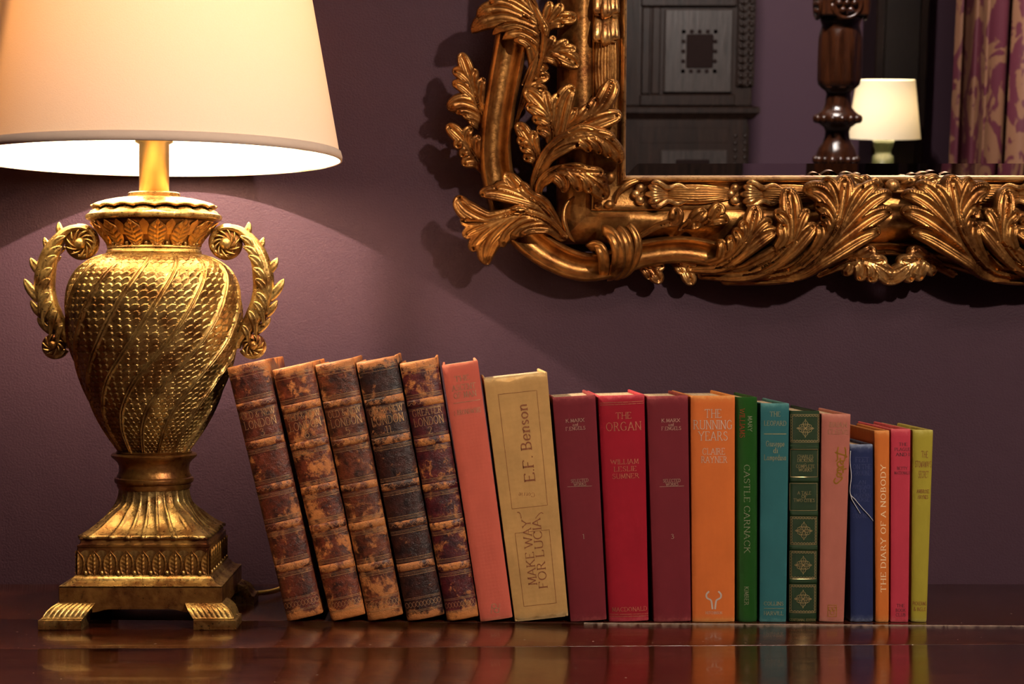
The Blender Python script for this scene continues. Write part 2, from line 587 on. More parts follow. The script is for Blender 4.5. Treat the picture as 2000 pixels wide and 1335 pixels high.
def glyph(ch, serif=True, wt=1.0, thin=.5):
    """quads of one letter in units of a tenth of the cap height, and its advance"""
    out = []
    xmax = 0.0
    for st in GL[ch].split(';'):
        k = st.split()
        p = np.array([float(z) for z in k[1:]]).reshape(-1, 2)
        xmax = max(xmax, p[:, 0].max())
        if k[0] == 'C':
            p = crom(np.c_[p, np.zeros(len(p))], len(p) * 4)[:, :2]
        d = np.gradient(p, axis=0) if k[0] == 'C' else None
        if k[0] == 'C':
            ln = np.linalg.norm(d, axis=1) + 1e-9
            nn = np.c_[-d[:, 1], d[:, 0]] / ln[:, None]
            ww = wt * (thin + (1 - thin) * np.abs(d[:, 1]) / ln) * .5
            A, B = p + nn * ww[:, None], p - nn * ww[:, None]
            for i in range(len(p) - 1):
                out.append([A[i], B[i], B[i + 1], A[i + 1]])
        else:
            for i in range(len(p) - 1):
                q = p[i + 1] - p[i]
                ln = np.linalg.norm(q) + 1e-9
                u = q / ln
                nn = np.array([-u[1], u[0]])
                ww = wt * (thin + (1 - thin) * abs(u[1])) * .5
                out.append([p[i] + nn * ww, p[i] - nn * ww, p[i + 1] - nn * ww, p[i + 1] + nn * ww])
            if serif:
                for e, o in ((p[0], p[1]), (p[-1], p[-2])):
                    if (abs(e[1]) < .1 or abs(e[1] - 10) < .1 or abs(e[1] - 6) < .1) and abs(o[1] - e[1]) > 3:
                        t = .28 * wt
                        out.append([e + (-1.3, -t), e + (1.3, -t), e + (1.3, t), e + (-1.3, t)])
    return out, xmax + 1.0


def text_quads(s, cap, serif=True, wt=1.15, space=1.3, fit=None):
    """list of quads (k,4,2) centred on the origin, cap height in metres"""
    x = 0.0
    Q = []
    for ch in s:
        if ch == ' ':
            x += 4.0
            continue
        g, adv = glyph(ch, serif, wt)
        for q in g:
            Q.append([(a[0] + x, a[1]) for a in np.array(q)])
        x += adv + space
    x -= space + .5
    Q = np.array(Q)
    Q[..., 0] -= x * .5
    Q[..., 1] -= 5.0
    k = cap / 10.0
    Q *= k
    if fit:
        Q[..., 0] *= fit / (x * k)
    return Q


def line_quads(pts, wd):
    p = np.array(pts, float)
    d = np.gradient(p, axis=0)
    nn = np.c_[-d[:, 1], d[:, 0]] / (np.linalg.norm(d, axis=1)[:, None] + 1e-12)
    A, B = p + nn * wd * .5, p - nn * wd * .5
    return np.array([[A[i], B[i], B[i + 1], A[i + 1]] for i in range(len(p) - 1)])


def rot_quads(Q, deg):
    a = math.radians(deg)
    R = np.array([[math.cos(a), math.sin(a)], [-math.sin(a), math.cos(a)]])
    return Q @ R


# ================================================================== books
SP = 1.695                        # depth of the spine plane
PX = SP / F                       # metres per pixel there


class Book:
    """local frame: x across the spine (0 = middle), y into the shelf (0 = crown of the spine), z up"""

    def __init__(s, label, mb, mt, h, wb, wt, depth, bulge, mat, board_mat=None, group='row of old books', dy=0.0, seed=0, board_t=.0026,
                 rough_top=0.0, joint=.0014, head=.0, name='book', squares=.003):
        th = math.atan2((mt - mb), h)
        c_ = math.cos(th) * .985
        s.h, s.wb, s.wt, s.bulge, s.seed, s.depth = h * PX, wb * PX * c_, wt * PX * c_, bulge, seed, depth
        s.th = th
        s.loc = ((mb - CX) * PX, SP + dy, s.wb * .5 * abs(math.sin(th)) + .0003)
        s.root = tag(empty(name, s.loc, (0, th, 0)), label, 'book', group)
        s.bands = []
        s.rt = rough_top
        s.mat = mat
        rng = np.random.RandomState(seed)
        s.wob = rng.rand(24)
        nx, nz = 21, 40
        zs = np.r_[0, .0008, np.linspace(.003, s.h - .003, nz), s.h - .0008, s.h]
        xs = np.linspace(-1, 1, nx)
        P = np.empty((len(zs), nx + 5, 3))
        sh = .0016
        for i, z in enumerate(zs):
            e = min(z, s.h - z)
            rnd = .0011 * (1 - min(e / .003, 1)) ** 2
            hw = s.half(z) * .985
            for j, u in enumerate(xs):
                zz = z
                if s.rt:
                    k = np.interp((u + 1) * 5, np.arange(11), s.wob[:11])
                    if z > s.h * .5:
                        zz = z - s.rt * k * (z / s.h) ** 30 + .0
                    else:
                        zz = z + s.rt * .6 * np.interp((u + 1) * 5, np.arange(11), s.wob[11:22]) * (1 - z / s.h) ** 30
                P[i, j] = (u * hw, s.ysp(u) + rnd, zz)
            for j, u in enumerate(np.linspace(.9, -.9, 5)):
                P[i, nx + j] = (u * hw, s.ysp(u) + sh + rnd * -.5 + .0004, z)
        mbm = MB()
        mbm.grid(P, cv=True)
        mbm.ring_cap(P)
        mbm.build('spine', mat, s.root, smooth=math.radians(50))
        # boards
        yb = bulge + joint
        bm_ = board_mat or mat
        for sx in (-1, 1):
            hw0, hw1 = s.wb * .5, s.wt * .5
            m = MB()
            lo, hi = (-.5 * board_t, yb - joint * .7, 0), (.5 * board_t, depth, s.h)
            m.box(lo, hi, .0007)

            def fn(V, sx=sx):
                V = V.copy()
                V[:, 0] += sx * (s.half(V[:, 2]) - board_t * .5)
                return V
            m.build('cover_board', bm_, s.root, smooth=False, fn=fn)
        # pages, rounded back and hollow fore edge
        ny = 14
        ys = np.linspace(bulge + .0025, depth - .004, ny)
        m = MB()
        q = squares

        def pfn(V):
            V = V.copy()
            V[:, 0] *= (s.half(V[:, 2]) - board_t - .0002)
            return V
        PP = np.empty((ny, 12, 3))
        ux = np.r_[np.linspace(-1, 1, 6), np.linspace(1, -1, 6)]
        for i, y in enumerate(ys):
            dy_ = .004 * (1 - ux ** 2) * (-1 if i == 0 else 1 if False else 0)
            PP[i, :, 0] = ux
            PP[i, :, 1] = y + (bulge * .5 * (ux ** 2 - 1) if i == 0 else 0)
            PP[i, :, 2] = np.r_[np.full(6, q * .4), np.full(6, s.h - q)]
        m.grid(PP, cv=True)
        m.ring_cap(PP)
        m.build('page_block', M['paper'], s.root, smooth=False, fn=pfn)

    def half(s, z):
        return .5 * (s.wb + (s.wt - s.wb) * np.clip(z / s.h, 0, 1))

    def ysp(s, u):
        u = np.clip(np.abs(u), 0, 1)
        return s.bulge * (1 - np.sqrt(np.maximum(1 - (u * .985) ** 2.2, 0)) * 1.0) if s.bulge > .003 else s.bulge * u ** 4

    def ysurf(s, x, z):
        y = s.ysp(x / (s.half(z) * .985))
        for zc, hb, a in s.bands:
            d = np.abs(z - zc) / hb
            y = y - np.where(d < 1, a * np.sqrt(np.maximum(1 - d * d, 0)), 0)
        return y

    def loc_px(s, px, py):
        dx = (px - CX) * PX - s.loc[0]
        dz = H - (py - CY) * PX - s.loc[2]
        c, n = math.cos(s.th), math.sin(s.th)
        return dx * c - dz * n, dx * n + dz * c

    def band(s, z, hb=.0042, a=.0011):
        xs = np.linspace(-1, 1, 21)
        tt = np.linspace(-1, 1, 7)
        P = np.empty((7, 21, 3))
        hw = s.half(z) * .985
        for i, t in enumerate(tt):
            P[i, :, 0] = xs * hw
            P[i, :, 1] = s.ysp(xs) - a * math.sqrt(max(1 - t * t, 0)) + (.0004 if abs(t) == 1 else 0)
            P[i, :, 2] = z + t * hb
        MB().grid(P).build('raised_band', getattr(s, 'band_mat', None) or s.mat, s.root)
        s.bands.append((z, hb, a))

    def ink(s, name, quads, mat, lift=.00022, split=.0022):
        """flat print: quads in (x,z) laid on the spine"""
        Q = np.concatenate([np.asarray(q, float).reshape(-1, 4, 2) for q in quads])
        out = []
        for q in Q:                                  # cut long pieces so that they follow the round of the back
            L = max(np.linalg.norm(q[3] - q[0]), np.linalg.norm(q[2] - q[1]))
            n = max(1, int(L / split))
            for k in range(n):
                a, b = k / n, (k + 1) / n
                out.append([q[0] + (q[3] - q[0]) * a, q[1] + (q[2] - q[1]) * a, q[1] + (q[2] - q[1]) * b, q[0] + (q[3] - q[0]) * b])
        Q = np.array(out)
        x, z = Q[..., 0], Q[..., 1]
        V = np.stack([x, s.ysurf(x, z) - lift, z], -1).reshape(-1, 3)
        m = MB()
        m.add(V, [(4 * i, 4 * i + 1, 4 * i + 2, 4 * i + 3) for i in range(len(Q))])
        return m.build(name, mat, s.root, smooth=False, fix=False)

    def print_(s, name, quads, mat, **k):
        """every line of print is a part of its own"""
        return [s.ink(name, [q], mat, **k) for q in quads][-1]

    def text(s, t, px, py, cap, rot=0, fit=None, serif=True, wt=1.15, space=1.3):
        """quads of one line: centre and cap height in photo pixels"""
        x, z = s.loc_px(px, py)
        Q = rot_quads(text_quads(t, cap * PX, serif, wt, space, fit * PX if fit else None), rot)
        return Q + np.array([x, z])

    def rule(s, px0, py0, px1, py1, wd=1.0, n=12):
        a, b = np.array(s.loc_px(px0, py0)), np.array(s.loc_px(px1, py1))
        return line_quads([a + (b - a) * k / n for k in range(n + 1)], wd * PX)

    def hrule(s, z, wd, u=.96, n=24, zig=0.0, per=10):
        hw = s.half(z) * u
        xs = np.linspace(-hw, hw, n if not zig else n * 4)
        return line_quads(np.c_[xs, z + zig * np.sin(xs / hw * per * math.pi)], wd)

    def path(s, pts, px, py, sc, wd, smooth=True, rot=0):
        p = np.array(pts, float)
        if smooth:
            p = crom(np.c_[p, np.zeros(len(p))], len(p) * 6)[:, :2]
        x, z = s.loc_px(px, py)
        return rot_quads(line_quads(p * sc * PX, wd * PX), rot) + np.array([x, z])


gilt_l = foil('gilt_on_leather', (.92, .58, .28), (.24, .08, .03), .38, seed=1)
gilt_l2 = foil('gilt_on_leather_worn', (.86, .55, .28), (.13, .04, .02), .43, seed=4)
silv = foil('pale_foil_on_orange', (.82, .70, .62), (.66, .36, .20), .30, .55, seed=2)

# ------------------------------------------------ five volumes in worn leather
L = [
 ('worn brown leather volume leaning against the lamp, leftmost book', (595, 478, 510, 74, 84), (.54, .185, .045), (.024, .005, .0035), (.13, .024, .009), 1, .565, [("OLD & NEW", 24), ("LONDON", 30)], '3'),
 ('brown and amber leather volume numbered 6 on its spine', (680, 567, 505, 71, 84), (.60, .205, .048), (.024, .005, .0035), (.15, .028, .009), 2, .535, [("OLD & NEW", 24), ("LONDON", 30)], '6'),
 ('brown leather volume numbered 5, third book from the lamp', (753, 650, 512, 72, 80), (.52, .185, .045), (.024, .006, .0035), (.13, .028, .009), 3, .555, [("OLD & NEW", 24), ("LONDON", 30)], '5'),
 ('almost black leather volume numbered 11 with scuffed tan patches', (832, 732, 516, 76, 83), (.54, .195, .055), (.010, .004, .004), (.042, .010, .006), 4, .58, [("OLD & NEW", 24), ("LONDON", 30)], '11.'),
 ('oxblood and amber leather volume lettered GREATER LONDON, numbered 2', (905, 815, 513, 66, 77), (.60, .215, .052), (.024, .004, .007), (.085, .010, .012), 5, .55, [("GREATER", 24), ("LONDON", 30)], '2'),
]
for k, (lab, (mb_, mt_, h_, wb_, wt_), tan, dark, mid, sd, cut, words, num) in enumerate(L):
    mat = leather('leather_%d' % sd, tan, dark, mid, sd, cut)
    b = Book(lab, mb_, mt_, h_, wb_, wt_, .168, .0062, mat, group='worn leather volumes', seed=sd, rough_top=.0012, joint=.0008)
    b.band_mat = leather('leather_band_%d' % sd, tan, dark, mid, sd + 20, cut - .055)
    h = b.h
    rules = []
    ts = .00034
    for fz in (.84, .69, .515, .365, .205):
        b.band(fz * h)
    for fz in (.84, .69, .515, .365, .205):
        z = fz * h
        for sg in (-1, 1):
            rules += [b.hrule(z + sg * .0055, ts), b.hrule(z + sg * .0067, ts * .8)]
            if not (fz in (.84,) and sg < 0) and not (fz == .69 and sg > 0):
                rules.append(b.hrule(z + sg * .0084, ts * 1.1, zig=.0005, per=26))
        rules.append(b.hrule(z, ts * .8, zig=.0011, per=7))
    for z in (h * .972, h * .967, h * .955, h * .085, h * .080, h * .038, h * .033):
        rules.append(b.hrule(z, ts))
    rules.append(b.hrule(h * .06, ts, zig=.0026, per=5))
    rules.append(b.hrule(h * .06, ts, zig=-.0026, per=5))
    b.ink('gilt_tooling', rules, gilt_l2 if k in (0, 3) else gilt_l)
    Q = []
    wmid = 2 * b.half(h * .76)
    for (t, off), cap, z in ((words[0], .0064, h * .803), (words[1], .0078, h * .767)):
        Q.append(text_quads(t, cap, wt=1.2, fit=wmid * (.84 if len(t) > 7 else .80)) + np.array([0, z]))
    Q.append(text_quads(num, .0068, wt=1.0) + np.array([0, h * .731]))
    b.print_('lettering', Q, gilt_l2 if k in (0, ) else gilt_l)


def simple(lab, geo, col, mat=None, depth=.142, bulge=.0045, seed=0, edge=None, **kw):
    mb_, mt_, h_, wb_, wt_ = geo
    mat = mat or cloth('cloth_%d' % seed, col, seed, edge=edge, h=h_ * PX)
    return Book(lab, mb_, mt_, h_, wb_, wt_, depth, bulge, mat, seed=seed, **kw)


# ------------------------------------------------ coral
b = simple('coral pink cloth book leaning beside the oxblood leather volume', (970, 897, 507, 65, 73), (.58, .115, .074), seed=6, depth=.16, bulge=.0026, edge=(.66, .22, .13))
g = foil('gilt_on_coral', (.95, .66, .40), (.66, .22, .12), .36, seed=6)
b.print_('lettering', [b.text('THE', 902, 738, 10), b.text('ASCENT', 906, 755, 11, fit=46), b.text('OF MAN', 908, 770, 11, fit=44), b.rule(886, 787.5, 938, 780, 1.0), b.text('J. BRONOWSKI', 912, 803, 9, fit=52)], g)
circ = [(math.cos(a), math.sin(a)) for a in np.linspace(0, 2 * math.pi, 14)]
b.ink('emblem', [b.path(circ, 965, 1183, 4.5, 1.2), b.path(circ, 970, 1191, 4.5, 1.2), b.path([(-9, 0), (9, 0)], 975, 1187, 1, 1.0, rot=75), b.path([(-9, 0), (9, 0)], 960, 1188, 1, 1.0, rot=78)], g)

# ------------------------------------------------ tan
tanmat = cloth('cloth_7', (.50, .285, .098), 7, .45, .0001, .8, edge=(.62, .45, .22), h=479 * PX)
b = simple('thick tan cloth book with frayed torn head and brown lettering', (1058, 1006, 479, 107, 128), None, tanmat, depth=.150, bulge=.0012, seed=7, rough_top=.0045, joint=.0016)
br = foil('brown_ink', (.20, .055, .015), (.34, .15, .045), .40, 0.0, .7, seed=7)
bx = []
for u, v, p, q in ((.62, .93, .62, .46), (-.60, .93, -.60, .46), (.60, .36, .60, .06), (-.60, .36, -.60, .06)):
    bx.append(line_quads([(u * b.half(v * b.h), v * b.h), (p * b.half(q * b.h), q * b.h)], .0004))
for z in (.93, .46, .36, .06, .415):
    if z != .415:
        bx.append(line_quads([(-.61 * b.half(z * b.h), z * b.h), (.61 * b.half(z * b.h), z * b.h)], .0004))
b.ink('printed_border', bx[:2] + bx[4:6], br)
b.ink('printed_border', bx[2:4] + bx[6:], br)
b.print_('lettering', [b.text('E.F. Benson', 1027, 865, 20, 90, fit=150, wt=1.5, space=.9), b.text('Corrie', 1029, 966, 8, 174, wt=1.1),
                    b.text('MAKE WAY', 1034, 1078, 16, 90, fit=128, wt=1.3), b.text('FOR LUCIA', 1054, 1080, 16, 90, fit=136, wt=1.3),
                    b.path([(0, 0), (5, 3), (9, 8), (8, 12)], 1018, 1012, 1, 1.5, rot=60), b.path([(0, 0), (5, -3), (10, -8), (9, -12)], 1046, 1012, 1.2, 1.5, rot=80)], br)

# ------------------------------------------------ maroon twins
for k, (lab, geo, num) in enumerate((('dull maroon cloth book numbered 1 beside the tan book', (1150, 1121, 440, 72, 86), '1'), ('dull maroon cloth book numbered 3 beside the orange book', (1314, 1304, 441, 74, 82), '3'))):
    b = simple(lab, geo, (.15, .012, .020), seed=8 + k, bulge=.0022, joint=.002, edge=(.36, .075, .075), depth=.138)
    g = foil('gilt_on_maroon_%d' % k, (.85, .68, .48), (.30, .05, .045), .38, seed=8 + k)
    X, Y = ((1123, 826), (1310, 826))[k]
    X2, Y2 = ((1132, 938), (1312, 938))[k]
    X3 = (1139, 1313)[k]
    b.print_('lettering', [b.text('K.MARX', X, Y - 5.5, 6.5, fit=36, wt=1.4), b.text('and', X + .5, Y + 2.6, 5, wt=1.4), b.text('F.ENGELS', X + 1, Y + 10, 6.5, fit=38, wt=1.4),
                        b.text('SELECTED', X2, Y2, 6, fit=34, wt=1.4), b.text('WORKS', X2 + .6, Y2 + 7.2, 6, fit=24, wt=1.4), b.rule(X2 - 24, Y2 + 12, X2 + 24, Y2 + 10.5, .7), b.text(num, X3, 1047, 9)], g)

# ------------------------------------------------ red
b = simple('bright red cloth book lettered THE ORGAN', (1229, 1214, 442, 79, 93), (.31, .005, .018), seed=10, bulge=.0048, edge=(.60, .09, .11), depth=.142)
g = foil('gilt_on_red', (.80, .42, .22), (.42, .03, .03), .44, seed=10)
b.print_('lettering', [b.text('THE', 1218, 811, 12, fit=30), b.text('ORGAN', 1218, 832, 16, fit=68), b.text('WILLIAM', 1220, 901, 9, fit=54), b.text('LESLIE', 1221, 915, 9, fit=44), b.text('SUMNER', 1222, 929, 9, fit=52),
                    b.text('MACDONALD', 1230, 1189, 8, fit=68), b.rule(1172, 787, 1258, 783, .9), b.rule(1172, 791, 1258, 787, .9), b.rule(1191, 1204, 1267, 1202, .9), b.rule(1191, 1199.5, 1267, 1198, .9)], g)

# ------------------------------------------------ orange
b = simple('broad orange cloth book lettered THE RUNNING YEARS', (1394.5, 1393, 442, 85, 89), (.62, .145, .028), seed=11, bulge=.0040, edge=(.72, .34, .10), depth=.150)
b.print_('lettering', [b.text('THE', 1393, 807, 16, fit=32, wt=1.0), b.text('RUNNING', 1393, 829, 17, fit=76, wt=1.0), b.text('YEARS', 1393, 851, 17, fit=56, wt=1.0), b.text('CLAIRE', 1394, 881, 12, fit=44, wt=1.0), b.text('RAYNER', 1395, 897, 12, fit=50, wt=1.0), b.text('HUTCHINSON', 1394, 1196, 5, fit=32)], silv)
hn = []
for s_ in (-1, 1):
    for o, wd in ((0, 3.2), (1.6 * s_, 2.6)):
        hn.append(b.path([(s_ * 9, 18), (s_ * 14, 12), (s_ * 13, 5), (s_ * 6, 1), (s_ * 4, -4), (s_ * 2.5, -17)], 1394 + o * .3, 1172, 1, wd))
b.ink('emblem', hn, silv)

# ------------------------------------------------ green
gm = cloth('cloth_12', (.014, .090, .010), 12, .2, .00030, .42, h=439 * PX)
b = simple('glossy grass green book with sideways lettering, between orange and teal', (1461, 1460, 439, 41, 43), None, gm, seed=12, bulge=.0075, depth=.132)
g = foil('silver_on_green', (.62, .55, .42), (.04, .11, .03), .42, seed=12)
b.print_('lettering', [b.text('CASTLE CARNACK', 1459, 993, 11, -90, fit=172, wt=1.0), b.text('MARY', 1465, 827, 8, -90, fit=30), b.text('KIMBER', 1458, 1163, 8, -90, fit=36)], g)
b.ink('red_lettering', [b.text('WILLIAMS', 1450, 826, 9, -90, fit=56)], foil('red_on_green', (.42, .05, .03), (.05, .09, .02), .36, .3, seed=13))['label'] = 'red lettering of the second word'

# ------------------------------------------------ teal
b = simple('teal cloth book lettered THE LEOPARD', (1510, 1514, 427, 53, 57), (.020, .115, .125), seed=13, bulge=.0014, edge=(.10, .26, .25), depth=.136)
g = foil('gilt_on_teal', (.75, .62, .30), (.10, .20, .17), .40, seed=14)
b.print_('lettering', [b.text('THE', 1514, 808, 9, fit=20), b.text('LEOPARD', 1514, 826, 9, fit=43), b.rule(1492, 847, 1536, 847, 1.6), b.text('Giuseppe', 1514, 866, 10, fit=36), b.text('di', 1514.5, 879, 10), b.text('Lampedusa', 1514, 893, 10, fit=43),
                    b.text('COLLINS', 1511, 1178, 7, fit=38), b.rule(1492, 1187.5, 1531, 1187.5, .8), b.text('HARVILL', 1511, 1197, 7, fit=38)], g)

# ------------------------------------------------ dark green with gilt panels
dm = cloth('leather_14', (.010, .030, .008), 14, .3, .0001, .42, h=412 * PX)
b = simple('dark green book with gilt ornamental panels beside the teal one', (1569, 1573, 412, 55, 59), None, dm, seed=14, bulge=.0034, depth=.136)
g = foil('gilt_on_dark_green', (.80, .62, .30), (.06, .06, .02), .36, seed=15)
for py in (874, 937, 1003, 1070, 1135):
    b.band(b.loc_px(1571, py)[1], .0028, .0008)
orn = []


def panel(cx, cy, w, h, rich):
    c = []
    for e, wd in ((0, .9), (3, .55)) if rich else ((0, .9),):
        x0, x1, y0, y1 = cx - w / 2 + e, cx + w / 2 - e, cy - h / 2 + e, cy + h / 2 - e
        c += [b.rule(x0, y0, x1, y0, wd), b.rule(x0, y1, x1, y1, wd), b.rule(x0, y0, x0, y1, wd), b.rule(x1, y0, x1, y1, wd)]
    if rich:
        for s1 in (-1, 1):
            xs_ = np.linspace(-w / 2 + 2, w / 2 - 2, 50)
            c.append(b.path(np.c_[xs_, s1 * (h / 2 - 2.8) + 1.5 * np.sin(xs_ * 1.1)], cx, cy, 1, .6, False))
            ys_ = np.linspace(-h / 2 + 2, h / 2 - 2, 50)
            c.append(b.path(np.c_[s1 * (w / 2 - 2.4) + 1.2 * np.sin(ys_ * 1.1), ys_], cx, cy, 1, .6, False))
            for s2 in (-1, 1):
                for pts in ([(0, 18), (1.5, 14), (4, 12), (5, 8), (2.5, 6), (1, 9)], [(0, 0), (5, 3), (10, 2), (12, 5), (8, 7), (7, 3)], [(17, 0), (13, 2), (12, 0)], [(0, -2), (3, 4), (6, 8), (9, 7)], [(0, 14), (0, 4)], [(0, 0), (4, 6), (3, 10)], [(2, 0), (9, 0), (15, 1)]):
                    c.append(b.path([(s1 * x, s2 * y) for x, y in pts], cx, cy, 1, .8))
    return c


orn += panel(1573, 836, 56, 54, 1) + panel(1571, 904, 53, 54, 0) + panel(1570, 970, 53, 53, 0) + panel(1570, 1036, 51, 54, 1) + panel(1569, 1103, 51, 54, 1) + panel(1568.5, 1169, 51, 54, 1)
b.ink('gilt_ornament', orn, g)
b.print_('lettering', [b.text('CHARLES', 1573, 891, 6, fit=31), b.text('DICKENS', 1573, 898.5, 6, fit=31), b.text('-', 1573, 904.5, 6), b.text('COMPLETE', 1573, 910, 6, fit=36), b.text('WORKS', 1573, 917, 6, fit=26),
                    b.text('A TALE', 1571, 962, 6, fit=26), b.text('OF', 1571, 969, 6), b.text('TWO CITIES', 1571, 976.5, 6, fit=41), b.text('CENTENNIAL EDITION', 1568, 1210, 4.5, fit=50)], g)

# ------------------------------------------------ dusty pink
b = simple('dusty pink cloth book with sideways gilt script, beside the dark green one', (1625, 1634, 406, 49, 58), (.40, .125, .090), seed=15, bulge=.0020, edge=(.52, .22, .16), depth=.140)
g = foil('gilt_on_pink', (.66, .34, .05), (.36, .13, .04), .30, seed=16)
g2 = foil('gilt_on_pink_faint', (.74, .44, .24), (.46, .18, .12), .42, seed=17)
b.print_('lettering', [b.text('BRIAN', 1637, 829, 9, fit=34), b.text('CLEEVE', 1637, 843, 9, fit=40)], g2)
scr = [[(-30, 8), (-22, 10), (-10, 9), (-4, 7)], [(-30, -4), (-20, -6), (-8, -5), (-3, -8)], [(-20, -10), (-17, 0), (-14, 10), (-11, 13)], [(-10, 0), (-2, 0), (2, 4), (-2, 6), (-5, 2), (0, -5), (6, -4)], [(6, -4), (9, 4), (5, 6), (10, -4), (13, -5)], [(10, 12), (12, 3), (14, -5), (17, -4)], [(8, 5), (18, 6)], [(17, -4), (20, 3), (22, 1), (18, -2), (21, -6), (25, -4)], [(25, -5), (26, 4), (30, 3), (33, 0), (38, -6), (34, -11), (28, -8)]]
b.ink('script_title', [b.path([(x, y) for x, y in p], 1641, 904, 1.05, 2.6, rot=-90) for p in scr], g)
b.ink('emblem', [b.rule(1617, 1181, 1634, 1181, 1), b.rule(1616, 1203, 1634, 1203, 1), b.rule(1617, 1181, 1617, 1203, 1), b.rule(1634, 1181, 1633.5, 1203, 1), b.path(circ, 1621.5, 1188, 3.5, 1.1), b.path(circ, 1629.5, 1188, 3.5, 1.1), b.path(circ, 1625.5, 1196, 4, 1.1)], g)

# ------------------------------------------------ navy
b = simple('short navy blue cloth book with a white thread hanging on its spine', (1684.5, 1683.5, 347, 45, 46), (.012, .020, .080), seed=16, bulge=.0026, edge=(.22, .26, .36), depth=.118, rough_top=.0012)
g = foil('dim_ink_on_navy', (.035, .045, .13), (.006, .010, .040), .42, .0, .5, seed=18)
b.print_('lettering', [b.text('FEET', 1684, 897, 9, fit=26), b.text('ON THE', 1684, 911, 9, fit=36), b.text('GROUND', 1684, 923, 9, fit=36), b.text('AN', 1684, 941, 7), b.text('APPROACH', 1684, 950, 7, fit=36), b.text('TO', 1684, 958, 7), b.text('MODERN', 1684, 967, 7, fit=32), b.text('VERSE', 1684, 975, 7, fit=28), b.text("O'DONNELL", 1684, 1007, 8, fit=36), b.text('BLACKIE', 1684, 1209, 5, fit=36)], g)
th = [b.loc_px(x, y) for x, y in ((1662, 880), (1661, 900), (1663, 930), (1661, 962), (1670, 975), (1684, 992), (1697, 1006), (1706, 1017))]
pts = crom([(x, b.ysurf(np.array(x), np.array(z)) - .0012, z) for x, z in th], 50)
tm = plain('white_thread', (.62, .62, .62), .8)
MB().tube(pts, .00035, 5).build('loose_thread', tm, b.root)
th = [b.loc_px(x, y) for x, y in ((1661, 962), (1664, 974), (1671, 987), (1680, 1002))]
MB().tube(crom([(x, b.ysurf(np.array(x), np.array(z)) - .001, z) for x, z in th], 30), .0003, 5).build('loose_thread', tm, b.root)

# ------------------------------------------------ narrow orange
b = simple('narrow orange cloth book lettered THE DIARY OF A NOBODY', (1724, 1723.5, 374, 26, 30), (.58, .150, .025), seed=17, bulge=.0020, edge=(.70, .32, .10), depth=.130)
b.print_('lettering', [b.text('THE DIARY OF A NOBODY', 1725, 1031, 9.5, 90, fit=248, wt=1.25, space=2)], foil('cream_on_orange', (.88, .66, .40), (.68, .30, .10), .30, .2, .5, seed=19))

# ------------------------------------------------ crimson
b = simple('slim raspberry red cloth book between narrow orange and lime ones', (1757.5, 1760, 377, 35, 39), (.45, .034, .060), seed=18, bulge=.0012, edge=(.60, .12, .13), depth=.140)
dkink = foil('dark_ink_on_red', (.035, .004, .008), (.10, .008, .018), .30, 0., .7, seed=20)
b.print_('lettering', [b.text('THE', 1764, 867, 6, fit=16, wt=1.5), b.text('PLAGUE', 1763, 877, 6, fit=31, wt=1.5), b.text('AND I', 1763, 887, 6, fit=26, wt=1.5), b.text('BETTY', 1762, 914, 5.5, fit=20, wt=1.5), b.text('MACDONALD', 1762, 923, 5.5, fit=31, wt=1.4), b.text('THE', 1759, 1182, 6, fit=15, wt=1.5), b.text('BOOK', 1759, 1191, 6, fit=19, wt=1.5), b.text('CLUB', 1759, 1200, 6, fit=19, wt=1.5)], dkink)

# ------------------------------------------------ lime
b = simple('slim yellow-green cloth book at the right end of the row', (1796, 1804, 375, 31, 41), (.34, .28, .028), seed=19, bulge=.0034, edge=(.48, .42, .12), depth=.130)
rk = foil('dark_red_ink_on_lime', (.16, .012, .006), (.22, .06, .012), .28, 0., .7, seed=21)
b.print_('lettering', [b.text('THE', 1806, 887, 13, fit=13, serif=False), b.text("STOWAWAY'S", 1804, 906, 12, fit=32, serif=False, wt=1.4), b.text('SECRET', 1804, 926, 13, fit=20, serif=False), b.text('AMBROSE', 1803, 959, 7, fit=24, wt=1.5), b.text('HAYNES', 1803, 970, 7, fit=20, wt=1.5), b.text('PICKERING', 1797, 1178, 7, fit=27, serif=False, wt=1.6), b.text('& INGLIS', 1797, 1189, 7, fit=24, serif=False, wt=1.4)], rk)
# ================================================================== the gilded urn lamp
LY = 1.747
LX = (305.0 - CX) * LY / F
LS = LY / F                                       # metres per photo pixel at the lamp's axis
lamp = tag(empty('table_lamp', (LX - .002, LY, 0)), 'gilded urn table lamp with scrolled handles and a wide cream shade', 'lamp')


def lz(py): return H - (py - CY) * LS


LG, LR = M['lamp_gold'], M['lamp_gold_red']

# ------------------------------------------------ shade, hem, inside fittings
ZR = lz(311)
RB = 364 * LS


def shade_mat(name, col, tr, tf=.15):
    t = NT(name)
    v = t.coords()
    n = t.noise(v, 700, 3, .6)
    c = t.mix(n, tuple(x * .93 for x in col), col)
    c2 = t.mix(n, tuple(x * .92 for x in tr), tr)
    d = t.node('ShaderNodeBsdfDiffuse')
    s = t.node('ShaderNodeBsdfTranslucent')
    mx = t.node('ShaderNodeMixShader')
    mx.inputs[0].default_value = tf
    t.link(c, d.inputs[0]); t.link(c2, s.inputs[0])
    bp = t.bump(n, .0002)
    t.link(bp, d.inputs['Normal'])
    t.link(d.outputs[0], mx.inputs[1]); t.link(s.outputs[0], mx.inputs[2])
    t.link(mx.outputs[0], t.out.inputs[0])
    return t.m


